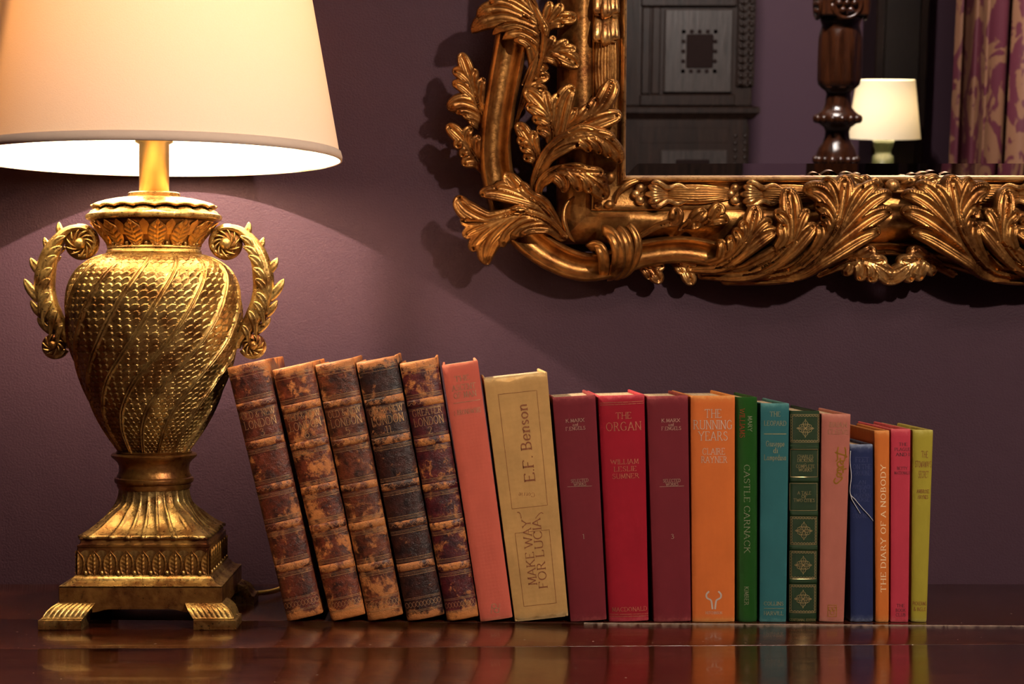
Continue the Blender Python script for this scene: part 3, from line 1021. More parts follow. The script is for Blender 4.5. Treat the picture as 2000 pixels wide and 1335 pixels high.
M['shade'] = shade_mat('cream_shade_cloth', (.90, .84, .72), (1.0, .44, .12), .042)
SH = .27
slope = .178
m = MB()
zs = np.linspace(0, SH, 24)
m.lathe([(RB - slope * z, ZR + z) for z in zs], 128, cap=False)
shade = m.build('lamp_shade', M['shade'], lamp)
m = MB()
m.lathe([(RB - .0006, ZR - .001), (RB + .0013, ZR - .0005), (RB + .0016, ZR + .003), (RB + .0002, ZR + .0083), (RB - .0012, ZR + .0085)], 128, cap=False)
m.build('hem', plain('shade_hem_tape', (.72, .55, .44), .9, bump=.0002, var=.08), shade)
m = MB()
m.lathe([(RB - slope * SH + .0016, ZR + SH - .008), (RB - slope * SH + .003, ZR + SH - .004), (RB - slope * SH + .001, ZR + SH + .001), (RB - slope * SH - .0006, ZR + SH)], 128, cap=False)
m.build('hem', bpy.data.materials['shade_hem_tape'], shade)
ZBULB = ZR + .132
wire = plain('brass_wire', (.55, .40, .18), .35, .9)
brass = wire
m = MB()
aa = math.radians(50)                             # the harp stands across the view
for sg in (-1, 1):
    pts = [(sg * .010 * math.sin(aa), sg * -.010 * math.cos(aa) * -1, ZR + .045), (sg * .033 * math.sin(aa), sg * .033 * math.cos(aa), ZR + .075), (sg * .036 * math.sin(aa), sg * .036 * math.cos(aa), ZR + .13), (sg * .030 * math.sin(aa), sg * .030 * math.cos(aa), ZR + .20), (0, 0, ZR + .245)]
    m.tube(crom(pts, 30), .0026, 8)
m.build('harp', wire, lamp)
m = MB()
for k in range(3):
    a = k * 2.094 + .3
    r_ = RB - slope * .245
    m.tube([(0, 0, ZR + .245), (r_ * math.sin(a) * .6, r_ * math.cos(a) * .6, ZR + .244), (r_ * math.sin(a), r_ * math.cos(a), ZR + .247)], .0016, 6)
m.build('shade_spider', wire, lamp)
MB().lathe([(.004, 0), (.009, .002), (.007, .008), (.011, .014), (.009, .024), (.003, .030)], 20, (0, 0, ZR + .244)).build('finial', brass, lamp)
MB().lathe([(.015, -.075), (.015, -.02), (.019, -.018), (.019, .02), (.0165, .03), (.0165, .055), (.014, .058)], 28, (0, 0, ZR + .035)).build('bulb_holder', brass, lamp)
t = NT('bulb_glass')
tr = t.node('ShaderNodeBsdfTransparent'); gl = t.node('ShaderNodeBsdfGlossy'); mx = t.node('ShaderNodeMixShader')
gl.inputs['Roughness'].default_value = .05
mx.inputs[0].default_value = .06
t.link(tr.outputs[0], mx.inputs[1]); t.link(gl.outputs[0], mx.inputs[2]); t.link(mx.outputs[0], t.out.inputs[0])
MB().lathe([(.013, -.045), (.015, -.030), (.024, -.010), (.029, .010), (.027, .026), (.016, .040), (.002, .044)], 28, (0, 0, ZBULB)).build('light_bulb', t.m, lamp)
l = bpy.data.lights.new('bulb_light', 'POINT')
l.energy = 19.0
l.color = (1.0, .80, .58)
l.shadow_soft_size = .0025
lo = bpy.data.objects.new('bulb_light', l)
lo.location = (0, 0, ZBULB + .005)
lo.parent = lamp
COL.objects.link(lo)

# ------------------------------------------------ stem and lid
MB().lathe([(r * LS, lz(y)) for r, y in ((21, 300), (25.5, 296), (25.5, 283 + 8), (24, 292), (24, 362), (26, 364), (28.5, 367), (28.5, 373), (27, 377), (25, 378))][::-1], 48).build('stem', M['stem_gold'], lamp, smooth=math.radians(40))
MB().lathe([(r * LS, lz(y)) for r, y in ((30, 376.5), (48, 376), (50.5, 378), (50.5, 384), (49, 386), (30, 387))][::-1], 64).build('collar_disc', LG, lamp, smooth=math.radians(40))
# scalloped lid: eighteen shallow petals
N = 18
na = N * 12
ph = np.linspace(0, 2 * np.pi, na, endpoint=False)
sc_ = np.abs(np.cos(ph * N / 2))
rows = []
for f, y, amp in ((.30, 384, 0), (.45, 385.5, .2), (.62, 388.5, .45), (.80, 393.5, .75), (.93, 398.5, .95), (1.0, 402.5, 1.0), (1.005, 404.5, 1), (.985, 407.5, 1), (.90, 407, .8), (.70, 406, .4)):
    R = 121 * f * (1 + .028 * amp * (sc_ - .6)) * LS
    Z = lz(y) + amp * (.0013 * (sc_ - .55))
    rows.append(np.stack([R * np.sin(ph), -R * np.cos(ph), Z], -1))
P = np.array(rows[::-1])
m = MB(); m.grid(P, cv=True); m.ring_cap(P)
m.build('lid', LG, lamp, smooth=math.radians(45))
rows = []
for r, y, amp in ((80, 404, 0), (100, 405.5, .3), (112, 410, 1), (121, 414, .6), (124, 416, .1), (125, 418, 0), (131, 421, 0), (132, 425, 0), (130.5, 429, 0), (126, 431, 0), (118, 432, 0)):
    R = r * LS * (1 + .03 * amp * (sc_ - .6))
    Z = lz(y) + amp * .003 * (sc_ - .55)
    rows.append(np.stack([R * np.sin(ph), -R * np.cos(ph), Z], -1))
P = np.array(rows[::-1])
m = MB(); m.grid(P, cv=True); m.ring_cap(P)
m.build('rim', LG, lamp, smooth=math.radians(45))

# ------------------------------------------------ collar with pressed leaves
cprof = np.array([(122, 431), (118, 437), (110, 447), (101, 458), (92, 469), (86, 478), (86, 483)], float)


def collar_r(y): return np.interp(y, cprof[:, 1], cprof[:, 0]) * LS


MB().lathe([(r * LS - .0008, lz(y)) for r, y in cprof][::-1], 96).build('collar', M['lamp_gold_red'], lamp)
MB().lathe([(r * LS, lz(y)) for r, y in ((84, 481), (90, 482), (91, 485), (89, 487), (91, 489), (92.5, 494), (91, 497), (86, 498))][::-1], 96).build('collar_band', LG, lamp, smooth=math.radians(40))


def relief_leaf(L, W, nv=30, nu=25, incise=True, veins=6):
    """pointed leaf as a height field: (u across, v up, h) with h in metres"""
    v = np.linspace(0, 1, nv)[:, None]
    u = np.linspace(-1, 1, nu)[None, :]
    wv = np.clip(np.sin(np.pi * (v * .80 + .16)) ** .75, 0, 1) * np.where(v > .75, np.sqrt(np.clip((1 - v) / .25, 0, 1)) * .85 + .15 * (1 - v) / .25, 1)
    X = u * wv * W
    Z = v * L + 0 * u
    edge = np.clip((1 - np.abs(u)) / .16, 0, 1)
    rim = np.exp(-((np.abs(u) - .86) / .10) ** 2)
    mid = np.exp(-(u / .10) ** 2)
    ph_ = (v * veins - np.abs(u) * 1.15)
    saw = np.abs(((ph_ + 100) % 1) - .5)
    vein = np.exp(-((saw) / .11) ** 2) * (np.abs(u) < .86) * (v < .93)
    if incise:
        h = .0022 * edge + .0010 * (1 - u ** 2) - .0015 * vein * (1 - mid) - .0014 * np.exp(-((np.abs(u) - .12) / .05) ** 2) * (v < .85)
    else:
        h = .0008 * edge - .0006 * (1 - rim) * (np.abs(u) < .9) + .0012 * rim + .0012 * mid + .0009 * vein
    return X, Z, np.broadcast_to(h, X.shape).copy()


X, Z, Hh = relief_leaf(1.0, 1.0, incise=True)
y0, y1 = 482.0, 434.0
yy = y0 + (y1 - y0) * Z
rr = collar_r(yy)
wid = .195 * np.interp(yy, [434, 460, 482], [1.0, 1.0, .95])
rr2 = rr + Hh * 1.0 + .0002
A = X * wid
P = np.stack([rr2 * np.sin(A), -rr2 * np.cos(A), lz(yy)], -1)
mleaf = MB(); mleaf.grid(P)
lf = mleaf.build('leaf', M['lamp_leaf'], lamp)
A2 = X * .09
yy2 = 462 + (433 - 462) * Z
rr3 = collar_r(yy2) + .0004 + .0010 * (1 - X ** 2)
mt = MB(); mt.grid(np.stack([rr3 * np.sin(A2), -rr3 * np.cos(A2), lz(yy2)], -1))
tipo = mt.build('leaf_tip', M['lamp_leaf'], lamp)
bead = MB().ball((0, -collar_r(478) - .0008, lz(478)), .0023, 12, 8).build('bead', LG, lamp)
for k in range(14):
    a = 2 * math.pi * (k + .5) / 14
    b_ = 2 * math.pi * k / 14
    if k == 0:
        lf.rotation_euler.z = a; tipo.rotation_euler.z = b_; bead.rotation_euler.z = b_
    else:
        copy_part(lf, rot=(0, 0, a)); copy_part(tipo, rot=(0, 0, b_)); copy_part(bead, rot=(0, 0, b_))

# ------------------------------------------------ urn: fifteen twisting double ribs with fish scales between
up = np.array([(88, 496), (100, 499), (114, 504.5), (130, 514), (143, 526), (153, 541), (161, 562), (165.5, 590), (166.5, 612), (164.5, 640), (160, 668), (150, 703), (137.5, 740), (122, 780), (105, 816), (88, 845), (72, 868), (62, 882)], float)
nz = 430
pr = crom(np.c_[up, np.zeros(len(up))], 1200)
ss = np.r_[0, np.cumsum(np.linalg.norm(np.diff(pr[:, :2], axis=0), axis=1))]
s_u = np.linspace(0, ss[-1], nz)
rad = np.interp(s_u, ss, pr[:, 0]); yy = np.interp(s_u, ss, pr[:, 1])
rad_m, z_m = rad * LS, lz(yy)
NL, per = 15, 54
nph = NL * per
tw = np.radians(np.interp(yy, [497, 530, 568, 620, 664, 700, 739, 770, 800, 835, 882], [30, 23, 14.5, 3.5, -6.5, -17, -30, -39, -47, -53, -57])) + np.radians(1.5)
lane = np.arange(nph) / per
ell = lane % 1.0
d = np.minimum(ell, 1 - ell)                       # distance from the rib's middle in lanes
ribm = sstep(.100, .072, d)
rib = .0034 * ribm * (1 - .70 * np.exp(-(d / .024) ** 2))
colx = np.clip((ell - .10) / .80, 0, 1) * 3.0
pitch = .0068 * (rad_m / rad_m.max()) ** .75
vrow = -np.cumsum(np.r_[0, np.diff(s_u) * LS / pitch[1:]])   # rises upward
V2 = vrow[:, None] + 400.0 + 0 * colx[None, :]
C2 = colx[None, :] + 0 * V2
h = np.zeros_like(V2)
done = np.zeros(V2.shape, bool)
for off in (1, 0):
    j = np.floor(V2) - off
    cx_ = C2 + .5 * (j % 2)
    uu = (cx_ % 1.0) * 2 - 1
    dv = V2 - j
    top = 1.0 + .80 * np.sqrt(np.clip(1 - uu ** 2, 0, 1))
    inside = (dv <= top) & ~done
    hh = (.15 + .85 * (dv / top) ** 1.3) * (1 - .12 * uu ** 2)
    h = np.where(inside, hh, h)
    done |= inside
fade = (1 - ribm)[None, :] * sstep(0, 14, np.arange(nz))[:, None]
disp = .0030 * (h - .4) * fade + rib[None, :]
ang = lane * 2 * np.pi / NL
PH = ang[None, :] + tw[:, None]
R = rad_m[:, None] + disp
P = np.stack([R * np.sin(PH), -R * np.cos(PH), np.broadcast_to(z_m[:, None], R.shape)], -1)
m = MB(); m.grid(P, cv=True)
m.build('urn', M['lamp_gold'], lamp, fix=False)
# flip if the normals look inward
ume = bpy.data.objects['urn'].data
if ume.polygons[1000].normal.dot(Vector(ume.polygons[1000].center) * Vector((1, 1, 0)) if False else Vector((ume.polygons[1000].center.x, ume.polygons[1000].center.y, 0))) < 0:
    ume.flip_normals()

# ------------------------------------------------ neck rings
MB().lathe([(r * LS, lz(y)) for r, y in ((58, 878), (70, 879), (74, 881), (72, 883.5), (80, 884), (83.5, 887), (82, 891), (77, 895), (71, 901), (68, 908), (67.5, 916), (69, 923), (72, 928), (72, 930), (76, 932), (77, 937), (75, 941), (72, 942), (71.5, 948), (69, 953), (60, 955))][::-1], 96).build('neck', M['lamp_gold_red'], lamp, smooth=math.radians(50))

# ------------------------------------------------ fluted foot that spreads from round to square
NFL = 28
per = 14
nph = NFL * per
ph = np.linspace(0, 2 * np.pi, nph, endpoint=False)
fl = (np.arange(nph) / per) % 1.0
dd = np.minimum(fl, 1 - fl)
ridge = np.exp(-(dd / .10) ** 2) - .75 * np.exp(-(dd / .035) ** 2)
hol = -(1 - (2 * fl - 1) ** 2)
rows = []
zt, zb = lz(953), .0850
for v in np.linspace(0, 1, 40):
    z = zt + (zb - zt) * v
    k = sstep(.15, 1.0, v)
    spread = .0350 + (.0640 - .0350) * (1.02 * v ** 1.9 * .75 + .25 * v ** 5)
    e = 2 + 18 * k ** 2
    R = spread / ((np.abs(np.sin(ph)) ** e + np.abs(np.cos(ph)) ** e) ** (1 / e))
    amp = .0006 + .0018 * sstep(0, .9, v)
    R = R + amp * (1.0 * ridge + .75 * hol)
    rows.append(np.stack([R * np.sin(ph), -R * np.cos(ph), z + 0 * R - .0018 * sstep(.85, 1, v) * (1 + hol) * 0], -1))
last = rows[-1].copy(); last[:, 2] -= .0022
last2 = last.copy(); last2[:, :2] *= .93
P = np.array(rows + [last, last2])
m = MB(); m.grid(P, cv=True, flip=True)
m.build('fluted_foot', LG, lamp)


def sq(prof, name, mat, cap=True):
    """square mouldings: (half width, z) from the bottom up, on a 4 x 10 point outline"""
    m = MB()
    rows = []
    for hw, z in prof:
        c = .0008
        rows.append([(-hw + c, -hw, z), (hw - c, -hw, z), (hw, -hw + c, z), (hw, hw - c, z), (hw - c, hw, z), (-hw + c, hw, z), (-hw, hw - c, z), (-hw, -hw + c, z)])
    P = np.array(rows)
    m.grid(P, cv=True); m.ring_cap(P)
    return m.build(name, mat, lamp, smooth=math.radians(28))


sq([(.0585, .0741), (.0635, .0741), (.0642, .0752), (.0642, .0768), (.0625, .0775), (.0615, .0790), (.0612, .0812), (.0618, .0818), (.0625, .0826), (.0622, .0840), (.058, .0843)], 'plinth_cap', M['lamp_gold_red'])
sq([(.0640, .0478), (.0640, .0742)], 'frieze', M['lamp_gold_red'])
sq([(.0785, .0380), (.0785, .0392), (.0775, .0397), (.0752, .0400), (.0740, .0408), (.0730, .0411), (.0715, .0424), (.0700, .0432), (.0690, .0450), (.0665, .0474), (.0650, .0484), (.060, .0484)], 'plinth_moulding', LG)
sq([(.0765, .0170), (.0785, .0172), (.0785, .0388), (.0775, .0391)], 'plinth', M['lamp_gold_red'])

# frieze leaves and beads on the four sides
X, Z, Hh = relief_leaf(1, 1, 26, 21, incise=False, veins=6)
ZF0, ZF1 = .0486, .0718
pitch = .0158


def fr_leaf(lo=-1.0, hi=1.0):
    sel = (X[0] / np.abs(X[0]).max() >= lo - .001) if False else np.ones(X.shape[1], bool)
    cols = np.linspace(-1, 1, X.shape[1])
    sel = (cols >= lo - 1e-6) & (cols <= hi + 1e-6)
    mm = MB()
    mm.grid(np.stack([X[:, sel] * pitch * .47, -.0640 - Hh[:, sel] - .0002, ZF0 + (ZF1 - ZF0) * Z[:, sel]], -1))
    return mm


full = fr_leaf().build('leaf', M['lamp_gold_red'], lamp)
halfl = fr_leaf(-1, 0).build('half_leaf', M['lamp_gold_red'], lamp)
halfr = fr_leaf(0, 1).build('half_leaf', M['lamp_gold_red'], lamp)
mm = MB()
tu = np.linspace(-1, 1, 9); tv = np.linspace(0, 1, 9)
mm.grid(np.stack([np.outer(tv ** .6, tu) * pitch * .34, -.0640 - .0009 * (1 - np.abs(tu)[None, :]) * tv[:, None] - .0003 + 0 * np.outer(tv, tu), ZF0 + .013 + .0105 * tv[:, None] - .0025 * (tu ** 2)[None, :] * 1.0 + 0 * np.outer(tv, tu)], -1))
arch = mm.build('leaf_tip', LG, lamp)
fb = MB().ball((0, -.0655, ZF0 + .0018), .0021, 12, 8).build('bead', LG, lamp)
first = True
for side in range(4):
    a = side * math.pi / 2
    c, s_ = math.cos(a), math.sin(a)
    for k in range(-3, 4):
        o = full if first else copy_part(full)
        first = False
        o.location = (c * k * pitch, s_ * k * pitch, 0); o.rotation_euler.z = a
    for k in range(8):
        x = (k - 3.5) * pitch
        o = fb if (side == 0 and k == 0) else copy_part(fb)
        o.location = (c * x, s_ * x, 0); o.rotation_euler.z = a
        o = arch if (side == 0 and k == 0) else copy_part(arch)
        o.location = (c * x, s_ * x, 0); o.rotation_euler.z = a
    for hl, x in ((halfl, 4 * pitch), (halfr, -4 * pitch)):
        o = hl if side == 0 else copy_part(hl)
        o.location = (c * x, s_ * x, 0); o.rotation_euler.z = a

# ------------------------------------------------ bracket feet with gadroons
n = 90
tt = np.linspace(0, 1, n)
prof = [(.0782, .0235), (.0800, .0228), (.0840, .0205), (.0880, .0170), (.0905, .0130), (.0912, .0110), (.0918, .0106), (.0912, .0100), (.0925, .0094), (.0945, .0090), (.0945, .0006), (.0935, 0)]
rows = []
for R_, z in prof:
    k = np.interp(z, [0, .009, .0235], [1, 1, 0])
    inn = .0430 + (.0535 - .0430) * k
    g_ = np.interp(z, [.0118, .0135, .0215, .0232], [0, 1, 1, .3])
    a_ = .0011 * g_ * np.abs(np.sin(tt * 8 * math.pi + z * 60)) ** .8
    one = np.stack([inn + (R_ - inn) * tt, -(R_ - .0009 * g_ + a_), np.full(n, z)], -1)        # front face, inner to corner
    two = np.stack([R_ - .0009 * g_ + a_[::-1], -(R_ - (R_ - inn) * tt), np.full(n, z)], -1)      # right face, corner to inner
    mid = np.array([(inn, -inn, z)])
    rows.append(np.concatenate([one, two, mid]))
P = np.array(rows)
m = MB(); m.grid(P, cv=True); m.ring_cap(P)
ft = m.build('foot', LG, lamp, smooth=math.radians(60))
for k in range(1, 4):
    copy_part(ft, rot=(0, 0, k * math.pi / 2))
# shaped apron between the feet
apr = MB()
xs = np.linspace(-.046, .046, 25)
P = np.empty((25, 4, 3))
for i, x in enumerate(xs):
    zb_ = .0172 - .003 * sstep(.030, .046, abs(x))
    P[i] = [(x, -.0786, .0200), (x, -.0786, zb_), (x, -.072, zb_), (x, -.072, .0200)]
apr.grid(P, cv=True); apr.ring_cap(P)
ao = apr.build('apron', M['lamp_gold_red'], lamp, smooth=math.radians(30))
for k in range(1, 4):
    copy_part(ao, rot=(0, 0, k * math.pi / 2))

# ------------------------------------------------ a carved finger: the basic stroke of every acanthus leaf
def finger(m, pts, W, T=.006, crown=.45, groove=.30, tip=.42, root=.35, n=22, k=11, curve='bez'):
    """pts in (a, b, h); laid with h towards the viewer, i.e. local (a, -h, b)"""
    C = bez(pts, n) if curve == 'bez' else crom(pts, n)
    t = np.linspace(0, 1, n)
    Tn = np.gradient(C[:, :2], axis=0)
    Tn /= np.linalg.norm(Tn, axis=1)[:, None] + 1e-12
    Nn = np.c_[-Tn[:, 1], Tn[:, 0]]
    wv = (root + (1 - root) * sstep(0, .62, t)) * np.clip(1 - np.clip((t - (1 - tip)) / tip, 0, 1) ** 1.9, 0.0008, 1) ** .62 * W
    u = np.linspace(-1, 1, k)
    gm = np.clip(t / .2, 0, 1) * np.clip((1 - t) / .12, 0, 1)
    hh = crown * wv[:, None] * (1 - np.abs(u)[None, :] ** 2.6) - groove * (wv * gm)[:, None] * np.exp(-(u / .36) ** 2)[None, :]
    top = np.empty((n, k, 3))
    top[..., 0] = C[:, :1] + Nn[:, :1] * wv[:, None] * u
    top[..., 2] = C[:, 1:2] + Nn[:, 1:2] * wv[:, None] * u
    top[..., 1] = -(C[:, 2:3] + hh)
    ub = np.array([.86, 0, -.86])
    bot = np.empty((n, 3, 3))
    bot[..., 0] = C[:, :1] + Nn[:, :1] * wv[:, None] * ub
    bot[..., 2] = C[:, 1:2] + Nn[:, 1:2] * wv[:, None] * ub
    Tt = np.minimum(T, wv * .9 + .0008)
    bot[..., 1] = -(C[:, 2:3] - Tt[:, None] * np.array([.9, 1, .9]))
    P = np.concatenate([top, bot], 1)
    m.grid(P, cv=True)
    m.ring_cap(P)
    return m


# ------------------------------------------------ handles, traced at the depth of the lamp's axis
def hp(x, y, h=0.0): return np.array(((x - 305) * LS, lz(y), h))


hroot = empty('handle', (0, 0, 0))
hroot.parent = lamp
cen = [(430, 449), (449, 445), (471, 450), (489, 466), (503, 487), (513, 512), (518, 540), (518, 566), (512, 592), (501, 616), (487, 640), (476, 655), (468, 668), (467, 680)]
wid = [5, 7, 9, 13, 17, 19, 21, 20.5, 19.5, 18, 15, 11, 10, 8]
C = crom([hp(*p) for p in cen], 60)
Wd = np.interp(np.linspace(0, 1, 60), np.linspace(0, 1, len(wid)), wid) * LS
Tn = np.gradient(C[:, :2], axis=0); Tn /= np.linalg.norm(Tn, axis=1)[:, None]
Nn = np.c_[-Tn[:, 1], Tn[:, 0]]
a = np.linspace(0, 2 * np.pi, 24, endpoint=False)
ca, sa = np.cos(a), np.sin(a)
P = np.empty((60, 24, 3))
th_ = .0088
P[..., 0] = C[:, :1] + Nn[:, :1] * Wd[:, None] * ca
P[..., 2] = C[:, 1:2] + Nn[:, 1:2] * Wd[:, None] * ca
P[..., 1] = -th_ * np.sign(sa) * np.abs(sa) ** .8 * (1 + .07 * np.cos(ca * 9))
m = MB(); m.grid(P, cv=True); m.ring_cap(P)
m.build('band', LG, hroot)


def spiral(name, cx, cy, r0, r1, a0, turns, rr0, rr1, boss, nrib):
    """volute: a raised roll winding in to a boss, small ribs across the hollow"""
    m = MB()
    tt = np.linspace(0, 1, 80)
    ang = a0 + turns * 2 * np.pi * tt
    rad_ = r0 + (r1 - r0) * tt ** .85
    c0 = hp(cx, cy)
    pts = np.c_[c0[0] + rad_ * LS * np.cos(ang), np.zeros(80), c0[1] + rad_ * LS * np.sin(ang)]
    m.tube(pts, np.interp(tt, [0, 1], [rr0, rr1]), 10)
    m.v[-1][:, 1] *= 1.9
    o = m.build('volute', LG, hroot)
    m = MB()
    m.lathe([(.001, -.0055), ((r0 - 2) * LS, -.0055), ((r0 - 1) * LS, 0), ((r0 - 2) * LS, .0055), (.001, .0055)], 32)
    m.v[-1] = m.v[-1][:, [0, 2, 1]] + np.array([c0[0], 0, c0[1]])
    m.build('volute_web', LR, o)
    MB().ball((c0[0], -.0075, c0[1]), boss * LS, 18, 12, (1, .8, 1)).build('boss', LG, o)
    MB().ball((c0[0], .0075, c0[1]), boss * LS, 18, 12, (1, .8, 1)).build('boss', LG, o)
    for k in range(nrib):
        b_ = 2 * np.pi * k / nrib
        p0 = (c0[0] + boss * .9 * LS * np.cos(b_), c0[1] + boss * .9 * LS * np.sin(b_), .0066)
        p1 = (c0[0] + r0 * .62 * LS * np.cos(b_ + .35), c0[1] + r0 * .62 * LS * np.sin(b_ + .35), .0078)
        p2 = (c0[0] + r0 * .90 * LS * np.cos(b_ + .95), c0[1] + r0 * .90 * LS * np.sin(b_ + .95), .0072)
        finger(MB(), [p0, p1, p2], 2.4 * LS, .003, .8, 0, n=8, k=5).build('rib', LG, o)


spiral('upper', 446, 476, 33, 13, math.radians(75), 1.35, .0040, .0026, 12, 11)
spiral('lower', 500, 674, 24, 10, math.radians(200), 1.3, .0034, .0022, 9, 10)
# pointed leaf tips standing off the outer edge
for tx, ty, x0, y0_, wd in ((490, 433, 482, 462, 6), (519, 463, 503, 490, 6), (546, 503, 523, 532, 7), (558.5, 544, 528, 582, 7.5), (545.5, 585, 522, 614, 6), (532.5, 619, 505, 646, 5.5)):
    b0, b1 = hp(x0, y0_), hp(tx, ty)
    md = (b0 + b1) / 2 + np.array([.003, -.001, 0])
    mm = MB()
    finger(mm, [(b0[0], b0[1], .002), (md[0], md[1], .003), (b1[0], b1[1], .001)], wd * 1.5 * LS, .006, .5, .2, tip=.95, root=1.0, n=16, k=9)
    mm.build('leaf_tip', LG, hroot)
# overlapping leaves down the front and the back of the band
for side in (1, -1):
    for i, (x, y, tx, ty, wd) in enumerate(((500, 470, 474, 462, 7), (510, 500, 480, 482, 8), (518, 520, 490, 500, 9), (524, 545, 499, 524, 9), (526, 566, 503, 545, 9), (526, 590, 505, 572, 8), (520, 612, 500, 590, 8), (505, 640, 490, 608, 8), (492, 655, 478, 636, 7))):
        b0, b1 = hp(x, y), hp(tx, ty)
        mm = MB()
        c_ = hp(max(x, tx) - 2, min(y, ty) + 1)
        finger(mm, [(b0[0], b0[1] - .012, .0068), (c_[0] + .001, c_[1] - .004, .0098), (b1[0], b1[1], .0100)], wd * LS, .004, .45, .28, n=16, k=9)
        if side < 0:
            mm.v[-1][:, 1] *= -1
        mm.build('acanthus_leaf', LG, hroot)
h2 = copy_tree(hroot, lamp, scale=(-1, 1, 1))

# ------------------------------------------------ flex trailing along the back of the table
m = MB()
m.tube(crom([(.02, .05, .012), (.10, .10, .006), (.125, .176, .0045), (.16, .186, .0035), (.24, .190, .0035), (.36, .188, .0035), (.50, .186, .0035)], 60), .0027, 10)
m.build('cord', plain('gold_flex', (.50, .34, .10), .5), lamp)
# ================================================================== the great carved mirror, hung leaning a little forward
TAU = math.radians(4.5)
NV = Vector((0, -math.cos(TAU), -math.sin(TAU)))
UV = Vector((0, -math.sin(TAU), math.cos(TAU)))
MO = Vector((.49, 1.946, H - (560 - CY) * 1.94 / F))
mirror = tag(empty('wall_mirror', MO, (TAU, 0, 0)), 'large wall mirror in an ornate gilt frame of acanthus leaves and scrolls', 'mirror')
EYE = Vector((0, 0, H))


def fr(px, py, h=0.0):
    """where the sight line through a photo point meets the plane h metres in front of the frame's back"""
    d = Vector(((px - CX) / F, 1, -(py - CY) / F))
    t = ((MO + NV * h - EYE).dot(NV)) / d.dot(NV)
    p = EYE + d * t - MO
    return np.array((p.x, p.dot(UV), h))


AM = fr(1742, 450, .03)[0]                       # the frame's upright axis of symmetry


def fin(pts, k=.001):
    """photo points (x, y, height in mm) to frame coordinates"""
    return [fr(x, y, h * k) for x, y, h in pts]


PXM = 1.915 / F
FG, FGL = M['frame_gold'], M['frame_gold_light']
sym = []                                         # parts that the right half repeats mirror-wise


def fra(px, py, h):
    """fr() for arrays; h in metres"""
    dx, dz = (px - CX) / F, -(py - CY) / F
    k = (MO - EYE).dot(NV)
    t = (k + h) / (NV.y + dz * NV.z)
    X, Y, Z = dx * t - MO.x, t - MO.y, H + dz * t - MO.z
    return X, Y * UV.y + Z * UV.z


def lobe_path(R, Tg, Nr, t, x, y, ht, W, run):
    """photo-space line of one lobe: up beside the rib, then out to the tip"""
    end = t >= .97
    t_ = min(t, .72) if end else t * .92
    i = int(round(t_ * 59))
    d = np.array((x, y)) - R[i][:2]
    D = math.hypot(*d)
    side = np.sign(np.dot(d, Nr[i])) if not end else 0.0
    off = side * W * (.25 + .45 * (1 - t_))
    pts = []
    for f in (1.0, .66, .33, 0.0):
        q = R[int(round(max(0, t_ - run * f) * 59))].copy()
        q[:2] += Nr[i] * off * (1 - .6 * f)
        q[2] += -6.0 * (1 - t_) - 3.0 * f
        if not pts or np.linalg.norm(q[:2] - pts[-1][:2]) > 1.5:
            pts.append(q)
    a = pts[-1]
    e = np.array((x, y, ht), float)
    for f, k_ in ((.42, .20), (.78, .15)):
        q = a * (1 - f) + e * f
        q[:2] += Tg[i] * D * k_
        q[2] += 3.0
        pts.append(q)
    pts.append(e)
    return crom(pts, 44)


